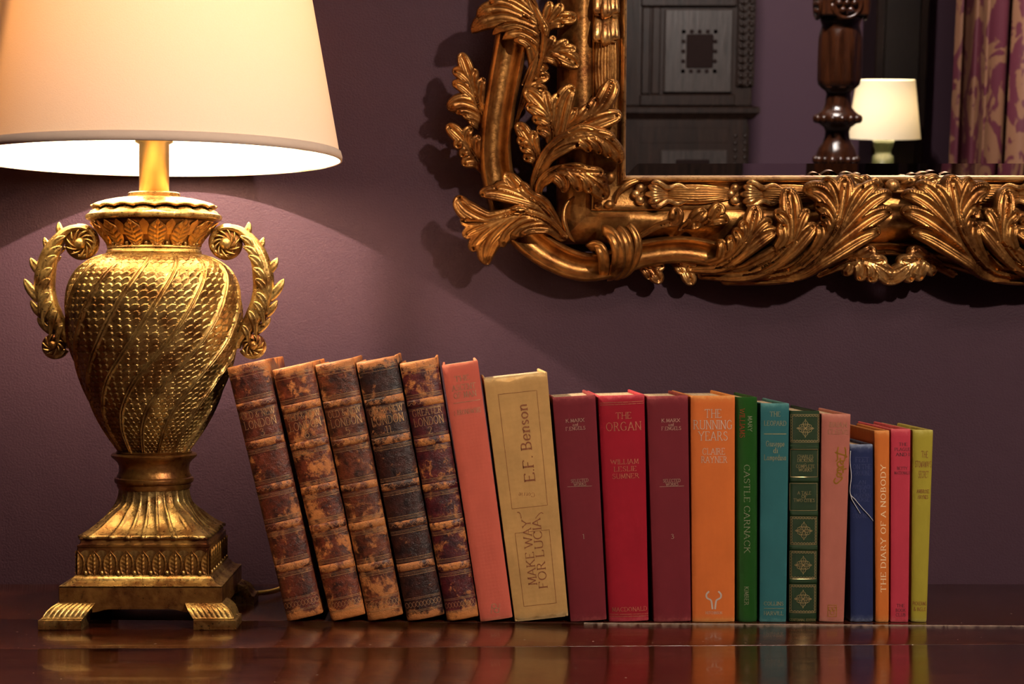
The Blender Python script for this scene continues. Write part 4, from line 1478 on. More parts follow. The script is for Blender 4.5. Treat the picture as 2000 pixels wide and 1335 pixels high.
def leaf(rib, lobes, mat=FG, W=9, name='acanthus_leaf', both=True, step=1.5, run=.34, fat=1.5, T=.009):
    """An acanthus leaf as carved relief. rib: photo points with heights in mm; lobes: (place on rib, tip x, tip y, half width, tip height).
    Where lobes meet, the nearer one wins, which leaves the sharp valleys of carved work."""
    R = crom(rib, 60)
    Tg = np.gradient(R[:, :2], axis=0)
    Tg /= np.linalg.norm(Tg, axis=1)[:, None] + 1e-9
    Nr = np.c_[-Tg[:, 1], Tg[:, 0]]
    L = []
    tt = np.linspace(0, 1, 44)
    w0 = W * (.55 + .45 * np.sin(np.pi * np.clip(tt, 0, 1))) * (.85 if lobes else .5)
    w0 = w0 * np.clip(1 - np.clip((tt - .7) / .3, 0, 1) ** 2, .02, 1) ** .6
    rr = crom(rib, 44); rr[:, 2] -= 1.5
    L.append((rr, w0))
    for (t, x, y, w, ht) in lobes:
        C = lobe_path(R, Tg, Nr, t, x, y, ht, W, run)
        wv = w * fat * (.36 + .64 * sstep(.05, .68, tt)) * np.clip(1 - np.clip((tt - .58) / .42, 0, 1) ** 2.0, .0, 1) ** .78 + .05
        L.append((C, wv))
    allp = np.concatenate([c[:, :2] for c, _ in L])
    x0, y0 = allp.min(0) - 26
    x1, y1 = allp.max(0) + 26
    gx, gy = np.arange(x0, x1, step), np.arange(y0, y1, step)
    GX, GY = np.meshgrid(gx, gy, indexing='ij')
    Pq = np.stack([GX.ravel(), GY.ravel()], -1)
    best = np.full(len(Pq), 9.0)
    hb = np.zeros(len(Pq)); He = np.zeros(len(Pq))
    for C, wv in L:
        A, B = C[:-1, :2], C[1:, :2]
        AB = B - A
        q = np.clip(((Pq[:, None, :] - A) * AB).sum(-1) / ((AB ** 2).sum(-1) + 1e-9), 0, 1)
        dd = np.linalg.norm(Pq[:, None, :] - (A + q[..., None] * AB), axis=-1)
        wl = wv[:-1] + (wv[1:] - wv[:-1]) * q
        un = dd / (wl + 1e-6)
        k = un.argmin(1)
        ar = np.arange(len(Pq))
        u = un[ar, k]
        ww = wl[ar, k]
        hh = C[:-1, 2][k] + (C[1:, 2] - C[:-1, 2])[k] * q[ar, k]
        uc = np.clip(u, 0, 1)
        fd = 1 - sstep(.72, .93, (k + q[ar, k]) / 43.0)
        prof = ww * .56 * (.62 * np.sqrt(np.clip(1 - uc ** 2.6, 0, 1)) - fd * (.40 * np.exp(-(uc / .42) ** 2) + .10 * np.exp(-(uc / .10) ** 2)) + .05 * np.cos(uc * 16))
        m_ = u < best
        best = np.where(m_, u, best)
        hb = np.where(m_, hh + prof, hb)
        He = np.where(m_, hh, He)
    n, m = GX.shape
    fin_ = (1 - best).reshape(n, m)
    hb, He = hb.reshape(n, m), He.reshape(n, m)
    ins = fin_ > 0
    idx = -np.ones((n, m), int)
    idx[ins] = np.arange(ins.sum())
    VX, VY, VH = list(GX[ins]), list(GY[ins]), list(hb[ins])
    faces, walls, cut = [], [], {}
    cnt = ins[:-1, :-1].astype(int) + ins[1:, :-1] + ins[1:, 1:] + ins[:-1, 1:]
    for i, j in np.argwhere(cnt == 4):
        faces.append((idx[i, j], idx[i, j + 1], idx[i + 1, j + 1], idx[i + 1, j]))

    def crossing(a, b):
        key = (a, b) if a < b else (b, a)
        if key not in cut:
            fa, fb = fin_[a], max(fin_[b], -1.5)
            s_ = fa / (fa - fb)
            cut[key] = len(VX)
            VX.append(GX[a] + (GX[b] - GX[a]) * s_); VY.append(GY[a] + (GY[b] - GY[a]) * s_); VH.append(He[a])
        return cut[key]
    for i, j in np.argwhere((cnt > 0) & (cnt < 4)):
        ring = [(i, j), (i, j + 1), (i + 1, j + 1), (i + 1, j)]
        poly, cr = [], []
        for k in range(4):
            a, b = ring[k], ring[(k + 1) % 4]
            if ins[a]: poly.append(idx[a])
            if ins[a] != ins[b]:
                c = crossing(a, b) if ins[a] else crossing(b, a)
                poly.append(c)
                cr.append((c, ins[a]))
        if len(poly) >= 3:
            faces.append(tuple(poly))
        if len(cr) == 2:
            (c0, out0), (c1, _) = cr
            walls.append((c0, c1) if out0 else (c1, c0))
    VX, VY, VH = np.array(VX), np.array(VY), np.array(VH) * .001
    a_, b_ = fra(VX, VY, VH)
    V = np.stack([a_, -VH, b_], -1)
    low = {}
    extra = []
    for c0, c1 in walls:
        for c in (c0, c1):
            if c not in low:
                low[c] = len(V) + len(extra)
                extra.append((V[c][0], V[c][1] + T, V[c][2]))
        faces.append((c1, c0, low[c0], low[c1]))
    m = MB()
    m.add(np.concatenate([V, np.array(extra)]) if extra else V, faces)
    o = m.build(name, mat, mirror, smooth=math.radians(55), fix=False)
    if both:
        sym.append(o)
    return o


# ------------------------------------------------ glass with its bevel, and the rails around it
HG = .010
g0 = fr(1219, 347, HG + .006)
gx0, gz0 = g0[0], g0[1]
gx1, gz1 = 2 * AM - gx0, gz0 + .80
bv = 28 * PXM
bd = .0011
t = NT('silvered_glass')
t.set(Base_Color=(.86, .86, .87), Metallic=1.0, Roughness=.004)
m = MB()
V = []
for e, hh in ((0, HG - bd), (bv, HG)):
    V += [(gx0 + e, -hh, gz0 + e), (gx1 - e, -hh, gz0 + e), (gx1 - e, -hh, gz1 - e), (gx0 + e, -hh, gz1 - e)]
V += [(gx0, -.005, gz0), (gx1, -.005, gz0), (gx1, -.005, gz1), (gx0, -.005, gz1)]
m.add(V, [(4, 5, 6, 7), (0, 1, 5, 4), (1, 2, 6, 5), (2, 3, 7, 6), (3, 0, 4, 7), (8, 9, 1, 0), (9, 10, 2, 1), (10, 11, 3, 2), (11, 8, 0, 3), (11, 10, 9, 8)])
m.build('mirror_glass', t.m, mirror, smooth=False)


def rails(name, prof, mat, bumpy=0.0, n=80):
    """mitred mouldings: prof = (distance out from the glass edge in px, height in mm)"""
    cor = [(gx0, gz0), (gx1, gz0), (gx1, gz1), (gx0, gz1)]
    dirs = [(-1, -1), (1, -1), (1, 1), (-1, 1)]
    rng = np.random.RandomState(3)
    for k in range(4):
        a, b = cor[k], cor[(k + 1) % 4]
        da, db = dirs[k], dirs[(k + 1) % 4]
        m = MB()
        P = np.empty((n, len(prof) + 1, 3))
        f = np.linspace(0, 1, n)
        for j, (d, hmm) in enumerate(prof + [(prof[0][0], 0)]):
            q = d * PXM
            P[:, j, 0] = a[0] + da[0] * q + (b[0] + db[0] * q - a[0] - da[0] * q) * f
            P[:, j, 2] = a[1] + da[1] * q + (b[1] + db[1] * q - a[1] - da[1] * q) * f
            wv = 0
            if bumpy and 0 < j < len(prof) - 1:
                wv = bumpy * np.interp(f * 40, np.arange(41), np.convolve(rng.randn(43), [.25, .5, .25], 'valid'))
            P[:, j, 1] = -(hmm + wv) * .001
        m.grid(P, cv=True); m.ring_cap(P)
        m.build(name, mat, mirror, smooth=math.radians(50))


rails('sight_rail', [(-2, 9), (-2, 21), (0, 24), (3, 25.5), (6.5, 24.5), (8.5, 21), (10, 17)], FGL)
rails('husk_bed', [(9, 0), (9, 16.5), (14, 15), (50, 15), (57, 17), (61, 20), (64, 19)], FG)
rails('cove', [(60, 0), (60, 15), (63, 18), (68, 21), (76, 23.5), (86, 24), (97, 21.5), (108, 16.5), (118, 12), (126, 9), (131, 0)], FG, 1.6)

# ------------------------------------------------ outer scroll moulding with its hollow face
cs = [(1012, -60, 0), (1006, 10, 0), (1001, 70, 0), (988, 140, 0), (975, 215, 0), (968, 290, 0), (974, 350, 0), (993, 410, 0), (1026, 458, 0), (1075, 497, 0), (1130, 520, 0), (1180, 520, 0), (1225, 505, 0), (1280, 492, 0), (1340, 488, 0), (1400, 500, 0), (1450, 522, 0), (1500, 530, 0), (1600, 510, 0), (1680, 492, 0), (1742, 486, 0)]
hts = [24, 24, 24, 23, 22, 20, 19, 19, 20, 21, 21, 19, 19, 19, 19, 17, 14, 12, 12, 12, 12]
wds = [34, 34, 33, 32, 31, 31, 32, 33, 33, 31, 29, 27, 27, 27, 27, 27, 25, 22, 18, 14, 12]
prof = [(-1.0, -14), (-1.0, -2), (-.96, 6), (-.86, 10), (-.72, 11), (-.58, 8.5), (-.50, 5), (-.40, 2), (-.2, 0), (0, -.6), (.2, 0), (.40, 2.5), (.52, 6), (.62, 9.5), (.76, 11.5), (.88, 10), (.97, 5), (1.0, -2), (1.0, -14)]
nS = 150
C2 = crom(cs, nS)
hh = np.interp(np.linspace(0, 1, nS), np.linspace(0, 1, len(hts)), hts)
ww = np.interp(np.linspace(0, 1, nS), np.linspace(0, 1, len(wds)), wds)
Cc = np.array([fr(C2[i, 0], C2[i, 1], (hh[i] + 6) * .001) for i in range(nS)])
Tn = np.gradient(Cc[:, :2], axis=0); Tn /= np.linalg.norm(Tn, axis=1)[:, None]
Nn = np.c_[-Tn[:, 1], Tn[:, 0]]
P = np.empty((nS, len(prof), 3))
for j, (u, dh) in enumerate(prof):
    P[:, j, 0] = Cc[:, 0] + Nn[:, 0] * ww * PXM * u
    P[:, j, 2] = Cc[:, 1] + Nn[:, 1] * ww * PXM * u
    P[:, j, 1] = -(hh + dh) * .001 if dh > -10 else -(hh * .45) * .001
m = MB(); m.grid(P, cv=True); m.ring_cap(P)
sym.append(m.build('scroll_moulding', FG, mirror, smooth=math.radians(60)))

# ------------------------------------------------ acanthus leaves of the upright side
leaf([(1046, 150, 30), (1056, 100, 42), (1056, 55, 50), (1040, 15, 54), (1018, -30, 54)],
     [(.12, 1032, 91, 8, 36), (.24, 1004, 80, 8, 40), (.36, 982, 76, 9, 40), (.48, 962, 67, 10, 40), (.58, 921, 63, 17, 40), (.62, 932, 34, 15, 44), (.68, 955, 9, 11, 48), (.78, 978, 2, 11, 50), (.85, 1004, -12, 13, 52), (.5, 1018, 30, 11, 56)], W=14)
leaf([(1048, 90, 30), (1066, 55, 38), (1090, 36, 38), (1118, 34, 34)],
     [(.3, 1072, 6, 8, 36), (.5, 1094, 11, 9, 36), (.55, 1097, 48, 8, 30), (1, 1119, 36, 10, 28)], W=8)
leaf([(1022, 165, 26), (1046, 122, 36), (1080, 102, 40), (1122, 122, 34)],
     [(.3, 1080, 74, 9, 36), (.5, 1105, 82, 9, 36), (.7, 1120, 96, 9, 36), (1, 1124, 125, 13, 28), (.55, 1092, 130, 8, 28), (.3, 1066, 135, 8, 26)], W=9)
leaf([(1018, 195, 22), (1036, 160, 28), (1063, 147, 26)], [(1, 1065, 150, 10, 22), (.6, 1052, 140, 8, 24)], W=8)
leaf([(1014, 220, 22), (1032, 185, 28), (1057, 172, 26)], [(1, 1060, 176, 10, 22), (.6, 1046, 167, 8, 24)], W=8)
leaf([(1006, 250, 18), (1022, 190, 26), (1040, 140, 34), (1054, 90, 40)], [], W=13, name='stalk')
leaf([(958, 262, 16), (938, 215, 28), (922, 165, 34), (903, 112, 32)],
     [(1, 902, 109, 10, 28), (.80, 888, 140, 9, 28), (.75, 928, 140, 8, 28), (.58, 886, 165, 9, 28), (.40, 878, 213, 14, 28), (.5, 945, 156, 8, 28), (.28, 893, 221, 9, 26), (.18, 908, 226, 9, 24), (.08, 920, 238, 9, 20)], W=9)
leaf([(955, 345, 16), (932, 310, 26), (906, 275, 32), (880, 250, 30)],
     [(1, 878, 248, 10, 26), (.72, 895, 285, 9, 26), (.52, 904, 303, 9, 24), (.34, 908, 321, 10, 22), (.70, 921, 252, 8, 28), (.45, 936, 268, 8, 28)], W=8)

# ------------------------------------------------ the corner leaf
leaf([(1104, 462, 32), (1062, 428, 48), (1010, 416, 54), (955, 432, 52), (906, 434, 44)],
     [(.16, 1018, 462, 9, 38), (.27, 1002, 468, 10, 40), (.42, 983, 482, 12, 40), (.56, 953, 515, 16, 34), (.66, 925, 487, 12, 38), (.80, 911, 459, 11, 40), (1, 905, 430, 10, 40), (.85, 898, 385, 14, 42)], W=13)
leaf([(1102, 458, 32), (1064, 408, 42), (1024, 380, 48), (990, 350, 46)],
     [(1, 992, 344, 12, 40), (.80, 969, 370, 10, 44), (.62, 941, 381, 11, 46), (.70, 1019, 363, 10, 40), (.40, 1040, 385, 9, 40)], W=12)

# ------------------------------------------------ the spray inside the corner
leaf([(1042, 402, 24), (1046, 350, 36), (1072, 296, 46), (1115, 264, 52), (1168, 262, 52), (1207, 306, 42)],
     [(1, 1208, 317, 13, 32), (.82, 1188, 304, 11, 38), (.74, 1170, 299, 10, 40), (.66, 1149, 294, 10, 40), (.55, 1196, 276, 13, 46), (.4, 1130, 284, 9, 42)], W=14)
leaf([(1062, 310, 34), (1092, 264, 42), (1140, 236, 46), (1180, 200, 46), (1194, 164, 42)],
     [(1, 1194, 162, 13, 36), (.62, 1163, 196, 10, 38), (.48, 1147, 209, 10, 38), (.34, 1122, 214, 9, 36), (.42, 1206, 226, 14, 38)], W=11)
leaf([(1078, 300, 34), (1080, 262, 42), (1068, 220, 46), (1034, 182, 44)],
     [(1, 1031, 180, 12, 36), (.72, 1034, 210, 11, 38), (.55, 1045, 235, 10, 36), (.36, 1053, 256, 10, 34), (.66, 1066, 182, 9, 40), (.50, 1091, 188, 10, 40), (.34, 1118, 174, 15, 40)], W=10)
leaf([(1056, 345, 26), (1050, 310, 36), (1034, 275, 42), (1016, 248, 38)],
     [(1, 1015, 246, 10, 32), (.72, 1017, 276, 9, 32), (.54, 1021, 289, 9, 30), (.36, 1028, 310, 9, 28), (.62, 1043, 262, 9, 34)], W=9)
leaf([(1048, 408, 26), (1056, 358, 40), (1090, 332, 48), (1140, 340, 50), (1176, 376, 40)],
     [(1, 1178, 383, 14, 30), (.82, 1150, 369, 11, 36), (.66, 1127, 370, 11, 36), (.48, 1100, 374, 11, 36), (.62, 1174, 337, 10, 42), (.80, 1180, 356, 10, 38)], W=12)
# curled lip at the end of the cove
o = MB(); finger(o, fin([(1122, 384, 20), (1090, 400, 30), (1096, 450, 32), (1124, 474, 24)]), 6 * PXM, .008, .8, 0); sym.append(o.build('cove_lip', FG, mirror))
# three shell flutes across the scroll
m = MB()
for pts, w in (([(1150, 486, 30), (1172, 462, 46), (1192, 510, 50), (1174, 547, 18)], 12), ([(1176, 450, 36), (1206, 448, 56), (1228, 512, 56), (1186, 549, 18)], 14),
               ([(1204, 446, 36), (1232, 458, 54), (1240, 515, 50), (1200, 548, 18)], 11), ([(1226, 438, 36), (1258, 462, 48), (1252, 515, 44), (1210, 545, 18)], 9)):
    finger(m, fin(pts), w * PXM, .012, .5, .30, tip=.25, root=.85, n=26, k=11)
sym.append(m.build('shell', FG, mirror))
# small leaves along the top of the scroll and below it
leaf([(1250, 462, 28), (1285, 442, 34), (1318, 432, 38), (1320, 414, 36)], [(1, 1320, 412, 10, 34)], W=9)
leaf([(1328, 448, 26), (1350, 432, 34), (1372, 416, 34)], [(1, 1373, 415, 10, 30), (.5, 1360, 440, 9, 26)], W=8)
leaf([(1362, 444, 26), (1388, 430, 36), (1405, 408, 36)], [(1, 1405, 406, 11, 32), (.6, 1418, 432, 9, 28)], W=8)
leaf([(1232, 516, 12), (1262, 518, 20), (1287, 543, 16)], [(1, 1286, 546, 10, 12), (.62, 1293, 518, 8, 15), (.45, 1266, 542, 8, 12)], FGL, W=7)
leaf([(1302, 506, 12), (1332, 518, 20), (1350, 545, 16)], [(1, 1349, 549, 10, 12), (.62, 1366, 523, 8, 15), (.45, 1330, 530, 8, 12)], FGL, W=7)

# ------------------------------------------------ the great leaves of the bottom rail
leaf([(1350, 524, 22), (1412, 516, 40), (1460, 468, 52), (1474, 412, 48)],
     [(1, 1475, 409, 13, 42), (.80, 1453, 439, 10, 44), (.66, 1437, 454, 10, 42), (.50, 1424, 465, 9, 40), (.36, 1403, 470, 8, 36), (.80, 1504, 434, 9, 44), (.62, 1513, 453, 12, 44)], W=19)
leaf([(1372, 536, 20), (1475, 528, 42), (1545, 466, 56), (1538, 380, 50)],
     [(1, 1538, 376, 15, 44), (.86, 1519, 419, 10, 48), (.70, 1529, 442, 12, 46), (.78, 1577, 413, 9, 46), (.62, 1588, 442, 13, 48), (.42, 1560, 470, 10, 50)], W=24)
leaf([(1420, 545, 20), (1550, 530, 44), (1622, 468, 60), (1644, 410, 60), (1650, 356, 52)],
     [(1, 1650, 353, 17, 46), (.86, 1612, 354, 11, 48), (.80, 1573, 373, 16, 46), (.70, 1596, 404, 12, 48), (.62, 1608, 425, 11, 48), (.52, 1603, 441, 12, 48), (.78, 1686, 367, 10, 52), (.70, 1714, 362, 12, 50), (.62, 1740, 382, 12, 48), (.54, 1737, 415, 14, 46), (.42, 1715, 454, 13, 42)], W=27)
leaf([(1600, 536, 16), (1660, 508, 30), (1705, 516, 36), (1737, 546, 28)],
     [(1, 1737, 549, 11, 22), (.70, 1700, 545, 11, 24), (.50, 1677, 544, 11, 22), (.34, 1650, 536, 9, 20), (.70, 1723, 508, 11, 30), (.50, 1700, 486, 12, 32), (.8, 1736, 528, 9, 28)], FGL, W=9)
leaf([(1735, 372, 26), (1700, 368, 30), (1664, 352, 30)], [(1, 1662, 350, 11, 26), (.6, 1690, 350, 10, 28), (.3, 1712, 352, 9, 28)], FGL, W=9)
boss = MB().ball((AM, -.028, fr(1742, 362, .028)[1]), 15 * PXM, 20, 12, (1, .6, .8)).build('boss', FGL, mirror)

# ------------------------------------------------ husks on the bed between glass and cove
def husk(cx, cy, ang, name='husk'):
    """a ribbed bundle bursting from a three-lobed calyx; ang turns it in the frame's plane"""
    c0 = fr(cx, cy, .02)
    ca, sa = math.cos(ang), math.sin(ang)

    def tr(pts):
        return [(c0[0] + (x * ca - y * sa) * PXM, c0[1] + (x * sa + y * ca) * PXM, h * .001) for x, y, h in pts]
    m = MB()
    n, k = 40, 33
    s = np.linspace(0, 1, n)[:, None]
    u = np.linspace(-1, 1, k)[None, :]
    wv = 21 * (.55 + .45 * np.sin(np.pi * np.clip(s * .9 + .12, 0, 1))) * PXM
    X = (35 + 135 * s) * PXM + 0 * u
    Y = wv * u
    hh = .013 + .012 * np.sqrt(np.clip(1 - u ** 2, 0, 1)) * (np.sin(np.pi * np.clip(s * .93 + .05, 0, 1)) ** .5) + .0022 * np.abs(np.sin(u * 4.5 * np.pi / 1 + 1.2 * np.sin(s * 3)))
    P = np.stack([c0[0] + X * ca - Y * sa, -hh, c0[1] + X * sa + Y * ca], -1)
    m.grid(P)
    o = m.build(name, FG, mirror)
    m2 = MB()
    for yy in (13, 0, -13):
        finger(m2, tr([(48, yy * .5, 18), (20, yy * .5, 29), (14, yy, 29), (-4 if yy == 0 else 2, yy * 1.25, 24)]), 8.5 * PXM, .008, .6, .28, n=18, k=9)
    for sg in (1, -1):
        p = np.linspace(0, 1, 40)
        x = 8 + 100 * p
        y = sg * (21 - 12 * p + 4 * np.sin(p * 4.5 * np.pi))
        finger(m2, tr(np.c_[x, y, 27 + 2.5 * np.sin(p * 9) - 6 * p])[::-1], 5 * PXM, .008, .6, .2, n=60, k=7, curve='cr', tip=.12, root=.5)
    m2.build('calyx', FGL, o)
    m3 = MB()
    for x, y in ((-20, 0), (-12, 12), (-12, -12)):
        m3.ball((c0[0] + (x * ca - y * sa) * PXM, -.0185, c0[1] + (x * sa + y * ca) * PXM), 9.5 * PXM, 14, 9, (1, .75, 1))
    m3.build('trefoil', FGL, o)
    return o


for cx in (1262, 1447):
    sym.append(husk(cx, 379, 0))
# drop of petals and a ribbed bundle up the side
def drop(cy):
    m = MB()
    n, k = 40, 33
    c0 = fr(1184, cy, .02)
    s = np.linspace(0, 1, n)[:, None]
    u = np.linspace(-1, 1, k)[None, :]
    wv = 27 * (.6 + .4 * np.sin(np.pi * np.clip(s * .8 + .2, 0, 1))) * PXM
    hh = .013 + .012 * np.sqrt(np.clip(1 - u ** 2, 0, 1)) + .0022 * np.abs(np.sin(u * 4.5 * np.pi + .6 * np.sin(s * 5))) + 0 * s
    P = np.stack([c0[0] + wv * u, -hh, c0[1] + (6 - 150 * s) * PXM + 0 * u], -1)
    m.grid(P)
    o = m.build('husk', FG, mirror)
    for row, (dy, k_) in enumerate(((52, 1.0), (0, 1.0))):
        for x, l in ((-15, 0), (15, 0), (0, 12)):
            m = MB()
            c = 1184 + x
            y = cy + dy - 50
            finger(m, fin([(c, y - 48, 24), (c, y - 25, 34 + l * .25 + 2 - row * 0), (c, y + 5, 34 + l * .3), (c, y + l - 4 + 10 * 0, 26)]), 11.5 * PXM, .008, .5, .25, n=18, k=9, root=.7)
            m.build('petal', FGL, o)
    return o


sym.append(drop(80))
# knuckles where the two runs of husks meet
m = MB()
for x, y, r in ((1192, 346, 11), (1168, 402, 9), (1190, 400, 10)):
    c0 = fr(x, y, .02)
    m.ball((c0[0], -.019, c0[1]), r * PXM, 14, 9, (1, .7, 1))
finger(m, fin([(1202, 398, 20), (1204, 372, 27), (1225, 352, 27), (1258, 350, 22)]), 7 * PXM, .008, .6, .2)
sym.append(m.build('corner_knot', FG, mirror))

for o in list(sym):
    c = copy_tree(o, mirror, scale=(-1, 1, 1), loc=(2 * AM, 0, 0))
# ================================================================== the other side of the room, seen in the mirror
GP = MO + NV * HG


def mp(px, py, D):
    """the real point behind the camera that the mirror shows at this photo point, D metres down the sight line"""
    p = EYE + Vector(((px - CX) / F, 1, -(py - CY) / F)) * D
    return p - 2 * ((p - GP).dot(NV)) * NV


# ------------------------------------------------ turned bedpost
D = 4.1
kx = D / F
base = mp(1637, 200, D)
axis = lambda y: mp(1637, y, D)
post = tag(empty('bedpost', (base.x, base.y, FLOOR)), 'dark turned and fluted wooden post seen in the mirror before the lit lamp', 'post')
zof = lambda y: axis(y).z - FLOOR
PM = M['mahogany_post']
MB().box((-.052, -.052, 0), (.052, .052, zof(330)), .004).build('lower_block', PM, post, smooth=False)
rp = [(40, 346), (40, 333), (38, 331), (40, 322), (41, 312), (39, 304), (38, 299), (35, 290), (28, 280), (24, 268), (23, 257), (26, 249), (34, 243), (41, 236), (42, 230), (40, 223), (33, 217), (27, 210), (25, 202), (24, 190), (23, 183), (25, 178), (32, 173), (37, 168)]
MB().lathe([(r * kx, zof(y)) for r, y in rp], 40, cap=True).build('turned_baluster', PM, post)
na = 8 * 12
ph = np.linspace(0, 2 * np.pi, na, endpoint=False)
rows = []
for r, y, am in ((34, 171, 0), (40, 165, .4), (42, 155, 1), (42.5, 110, 1), (42, 75, 1), (40, 64, .3), (38, 58, 0), (36, 50, 0), (38, 44, 0), (40, 40, 0), (40, 34, 0), (38, 31, 0)):
    R = r * kx * (1 - .10 * am * np.abs(np.cos(ph * 4)) ** 3 * 1.0)
    rows.append(np.stack([R * np.sin(ph), -R * np.cos(ph), zof(y) + 0 * R], -1))
P = np.array(rows)
m = MB(); m.grid(P, cv=True); m.ring_cap(P)
m.build('fluted_vase', PM, post)
MB().box((-.055, -.055, zof(32)), (.055, .055, CEIL - FLOOR - .02), .004).build('upper_block', PM, post, smooth=False)
for a in range(4):
    z_ = zof(8)
    m = MB()
    m.tube([(.034 * math.cos(q), -.0555, z_ + .034 * math.sin(q)) for q in np.linspace(0, 2 * math.pi, 25)], .005, 6)
    for q in range(6):
        m.ball((.018 * math.cos(q * 1.047), -.056, z_ + .018 * math.sin(q * 1.047)), .0085, 10, 6)
    m.ball((0, -.057, z_), .008, 10, 6)
    o = m.build('rosette', PM, post)
    o.rotation_euler.z = a * math.pi / 2
for yb, r, n_ in ((313, 40, 16), (232, 41, 14)):
    for k in range(n_):
        a = 2 * math.pi * k / n_
        MB().ball((r * kx * math.sin(a), -r * kx * math.cos(a), zof(yb)), .0085, 10, 6, (1, 1, 1.25)).build('bead', PM, post)

# ------------------------------------------------ carved court cupboard
D = 5.75
kx = D / F
c0 = mp(1470, 200, D)
W_ = .98
cup = tag(empty('court_cupboard', (c0.x - W_ * .5, c0.y - .18, FLOOR)), 'near-black carved oak cupboard seen at the left of the mirror', 'cupboard')
zc = lambda y: mp(1400, y, D).z - FLOOR
xc = lambda px: mp(px, 150, D).x - (c0.x - W_ * .5)
OK = M['dark_oak']
zt = zc(-180)
zl = zc(214)
MB().box((-W_ / 2, -.16, 0), (W_ / 2 - .012, .17, zl - .03), .004).build('lower_case', OK, cup, smooth=False)
MB().box((-W_ / 2, -.16, zl + .01), (W_ / 2, .155, zt), .004).build('upper_case', OK, cup, smooth=False)
m = MB()
P = []
for d_, z in ((-.002, zl - .034), (.006, zl - .030), (.016, zl - .018), (.024, zl - .010), (.024, zl + .006), (.018, zl + .010)):
    P.append([(-W_ / 2 - d_, -.16, z), (W_ / 2 + d_, -.16, z), (W_ / 2 + d_, .165 + d_, z), (-W_ / 2 - d_, .165 + d_, z)])
P = np.array(P)
m.grid(P, cv=True); m.ring_cap(P)
m.build('ledge', OK, cup, smooth=False)
# front faces look towards +y
FY = .155


def raised(name, x0, x1, z0, z1, y, t=.012, par=None, mat=OK):
    return MB().box((x0, y - .004, z0), (x1, y + t, z1), .004).build(name, mat, par or cup, smooth=False)


x0, x1, z0, z1 = xc(1296), xc(1429), zc(181), zc(18)
raised('rail', xc(1250), xc(1436), zc(207), zc(184), FY, .016)
raised('rail', xc(1250), xc(1436), zc(13), zc(-30), FY, .016)
for k in range(2):
    raised('stile', xc(1252 + 20 * k), xc(1269 + 20 * k), zc(184), zc(14), FY, .018 - .006 * k)
pan = raised('panel', x0, x1, z0, z1, FY, .020, mat=oak('grey_oak', (.007, .0045, .0035), (.026, .018, .015), .38, .3))
# dark blocks standing slightly proud: a centre with a scalloped edge
pm = plain('dark_centre', (.006, .0025, .002), .7, Specular_IOR_Level=.05)
raised('centre', xc(1338), xc(1392), zc(134), zc(66), FY + .012, .0105, pan, pm)
m = MB()
for k in range(5):
    f = k / 4
    for q, (X, Z) in enumerate(((xc(1333 + 62 * f), zc(62)), (xc(1333 + 62 * f), zc(139)), (xc(1333), zc(62 + 77 * f)), (xc(1395), zc(62 + 77 * f)))):
        raised('edge_block', X - .0085, X + .0085, Z - .0085, Z + .0085, FY + .012, .0100, pan, pm)
# guilloche pilasters: pairs of knobs
for (px0, px1, ya, yb) in ((1438, 1473, 170, -150), (1432, 1466, 345, 246)):
    pil = raised('pilaster', xc(px0), xc(px1), zc(ya), zc(yb), FY, .010)
    nn = int((zc(yb) - zc(ya)) / .024)
    kb = None
    for k in range(nn):
        for sx in (.22, .78):
            X = xc(px0) + (xc(px1) - xc(px0)) * sx
            Z = zc(ya) + (k + .5) * .024
            if kb is None:
                kb = MB().ball((0, 0, 0), .0075, 10, 7, (1, .9, 1.1)).build('knob', OK, pil)
                kb.location = (X, FY + .012, Z)
            else:
                copy_part(kb, loc=(X, FY + .012, Z))
        MB().tube([(xc(px0) + (xc(px1) - xc(px0)) * .3, FY + .010, Z - .010), (xc(px0) + (xc(px1) - xc(px0)) * .7, FY + .012, Z + .010)], .004, 6).build('carving', OK, pil)
raised('rail', xc(1250), xc(1428), zc(282), zc(248), FY, .016)
raised('panel', xc(1292), xc(1425), zc(420), zc(293), FY, .018, mat=bpy.data.materials['grey_oak'])
raised('dark_panel', xc(1322), xc(1390), zc(400), zc(312), FY + .012, .0085, mat=pm)  # dark block standing slightly proud of the panel

# ------------------------------------------------ dark wardrobe behind the lamp
D = 6.35
wa, wb_ = mp(1704, 200, D), mp(1806, 200, D)
wd = tag(empty('wardrobe', ((wa.x + wb_.x) / 2, YB + .12, FLOOR)), 'tall plain dark wardrobe seen in the mirror behind the lit lamp', 'wardrobe')
hw = (wb_.x - wa.x) / 2
MB().box((-hw, -.11, 0), (hw, .10, 2.3), .004).build('carcass', OK, wd, smooth=False)
MB().box((-hw + .03, .09, .12), (hw - .035, .118, 2.2), .003).build('door', plain('dull_brown_door', (.008, .005, .0035), .45, scale=9, Specular_IOR_Level=.2), wd, smooth=False)
MB().ball((-hw + .045, .125, 1.25), .011, 12, 8).build('door_knob', brass, wd)

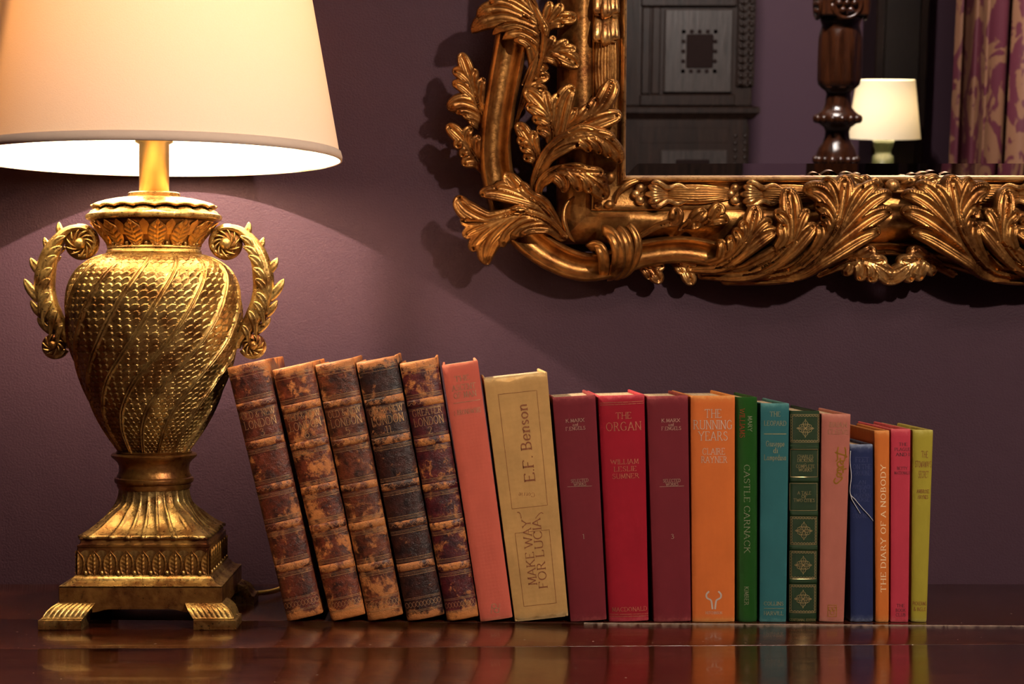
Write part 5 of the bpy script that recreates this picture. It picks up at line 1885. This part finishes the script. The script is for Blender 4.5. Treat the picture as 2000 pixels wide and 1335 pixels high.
# ------------------------------------------------ bedside table and the second lamp
D = 5.95
lc = mp(1726, 270, D)
kx = D / F
zs_b = lc.z
bt_h = zs_b - .30 - FLOOR
bt = tag(empty('bedside_table', (lc.x, lc.y, FLOOR)), 'small dark bedside table under the far lamp, low in the mirror', 'table')
MB().box((-.16, -.16, bt_h - .025), (.16, .16, bt_h), .004).build('top', OK, bt, smooth=False)
MB().box((-.14, -.14, bt_h - .12), (.14, .14, bt_h - .0255), .003).build('drawer_case', OK, bt, smooth=False)
for sx in (-1, 1):
    for sy in (-1, 1):
        MB().box((sx * .125 - .014, sy * .125 - .014, 0), (sx * .125 + .014, sy * .125 + .014, bt_h - .119), .003).build('leg', OK, bt, smooth=False)
l2 = tag(empty('bedside_lamp', (lc.x, lc.y, FLOOR + bt_h)), 'lit lamp with cream shade on a green base, reflected beside the post', 'lamp')
zb_ = zs_b - FLOOR - bt_h
rb, rt_, hs = 70 * kx, 55.5 * kx, 113 * kx
sm = shade_mat('far_shade_cloth', (.86, .78, .62), (1.0, .80, .50), .045)
sh2 = MB().lathe([(rb, zb_), (rt_, zb_ + hs)], 64, cap=False).build('lamp_shade', sm, l2)
gm2 = plain('bronze_green', (.035, .040, .018), .35, .3)
MB().lathe([(.05, 0), (.05, .015), (.035, .022), (.022, .05), (.020, .09), (.032, .13), (.040, .17), (.036, zb_ - .06), (.026, zb_ - .055), (.026, zb_ - .04), (.034, zb_ - .02), (.036, zb_ - .004), (.01, zb_)], 24).build('base', gm2, l2)
MB().lathe([(.004, zb_), (.004, zb_ + .07)], 10).build('stem', brass, l2)
MB().lathe([(.012, 0), (.014, .015), (.026, .045), (.022, .07), (.003, .085)], 20, (0, 0, zb_ + .06)).build('light_bulb', bpy.data.materials['bulb_glass'], l2)
l = bpy.data.lights.new('far_bulb_light', 'POINT')
l.energy = 9.0
l.color = (1.0, .86, .62)
l.shadow_soft_size = .02
lo = bpy.data.objects.new('far_bulb_light', l)
lo.location = (0, 0, zb_ + .10)
lo.parent = l2
COL.objects.link(lo)

# ------------------------------------------------ damask curtain
D = 4.9
ca_, cb_ = mp(1850, 200, D), mp(2080, 200, D)
cur = tag(empty('curtain', (ca_.x, ca_.y, FLOOR)), 'plum and gold damask curtain hanging in folds at the right of the mirror', 'curtain')
t = NT('damask')
v = t.coords(scale=(1, 1, .5))
n1 = t.noise(v, 12, 3, .55, 1.4)
n2 = t.noise(v, 45, 2, .5, .6)
f = t.ramp(t.math('ADD', n1, t.math('MULTIPLY', t.math('SUBTRACT', n2, .5), .25)), [(.47, 0.0), (.50, 1.0)])
c = t.mix(f, (.050, .010, .016), (.105, .048, .026))
t.set(Base_Color=c, Roughness=.5, Specular_IOR_Level=.2)
n, k = 160, 30
Wc = (cb_.x - ca_.x) + .10
s = np.linspace(0, 1, n)[:, None]
zz = np.linspace(.02, CEIL - FLOOR - .08, k)[None, :]
P = np.empty((n, k, 3))
P[..., 0] = s * Wc - .0 + .012 * np.sin(s * 40 + zz * .5)
P[..., 1] = .035 * np.sin(s * Wc * 62 + .35 * np.sin(zz * 1.4)) + .012 * np.sin(s * Wc * 131 + 1)
P[..., 2] = zz + 0 * s
m = MB()
m.grid(P)
Q = P.copy(); Q[..., 1] -= .003
m.grid(Q, flip=True)
m.build('cloth', t.m, cur)
MB().tube([(-.05, 0, CEIL - FLOOR - .06), (Wc + .05, 0, CEIL - FLOOR - .06)], .014, 12).build('pole', PM, cur)
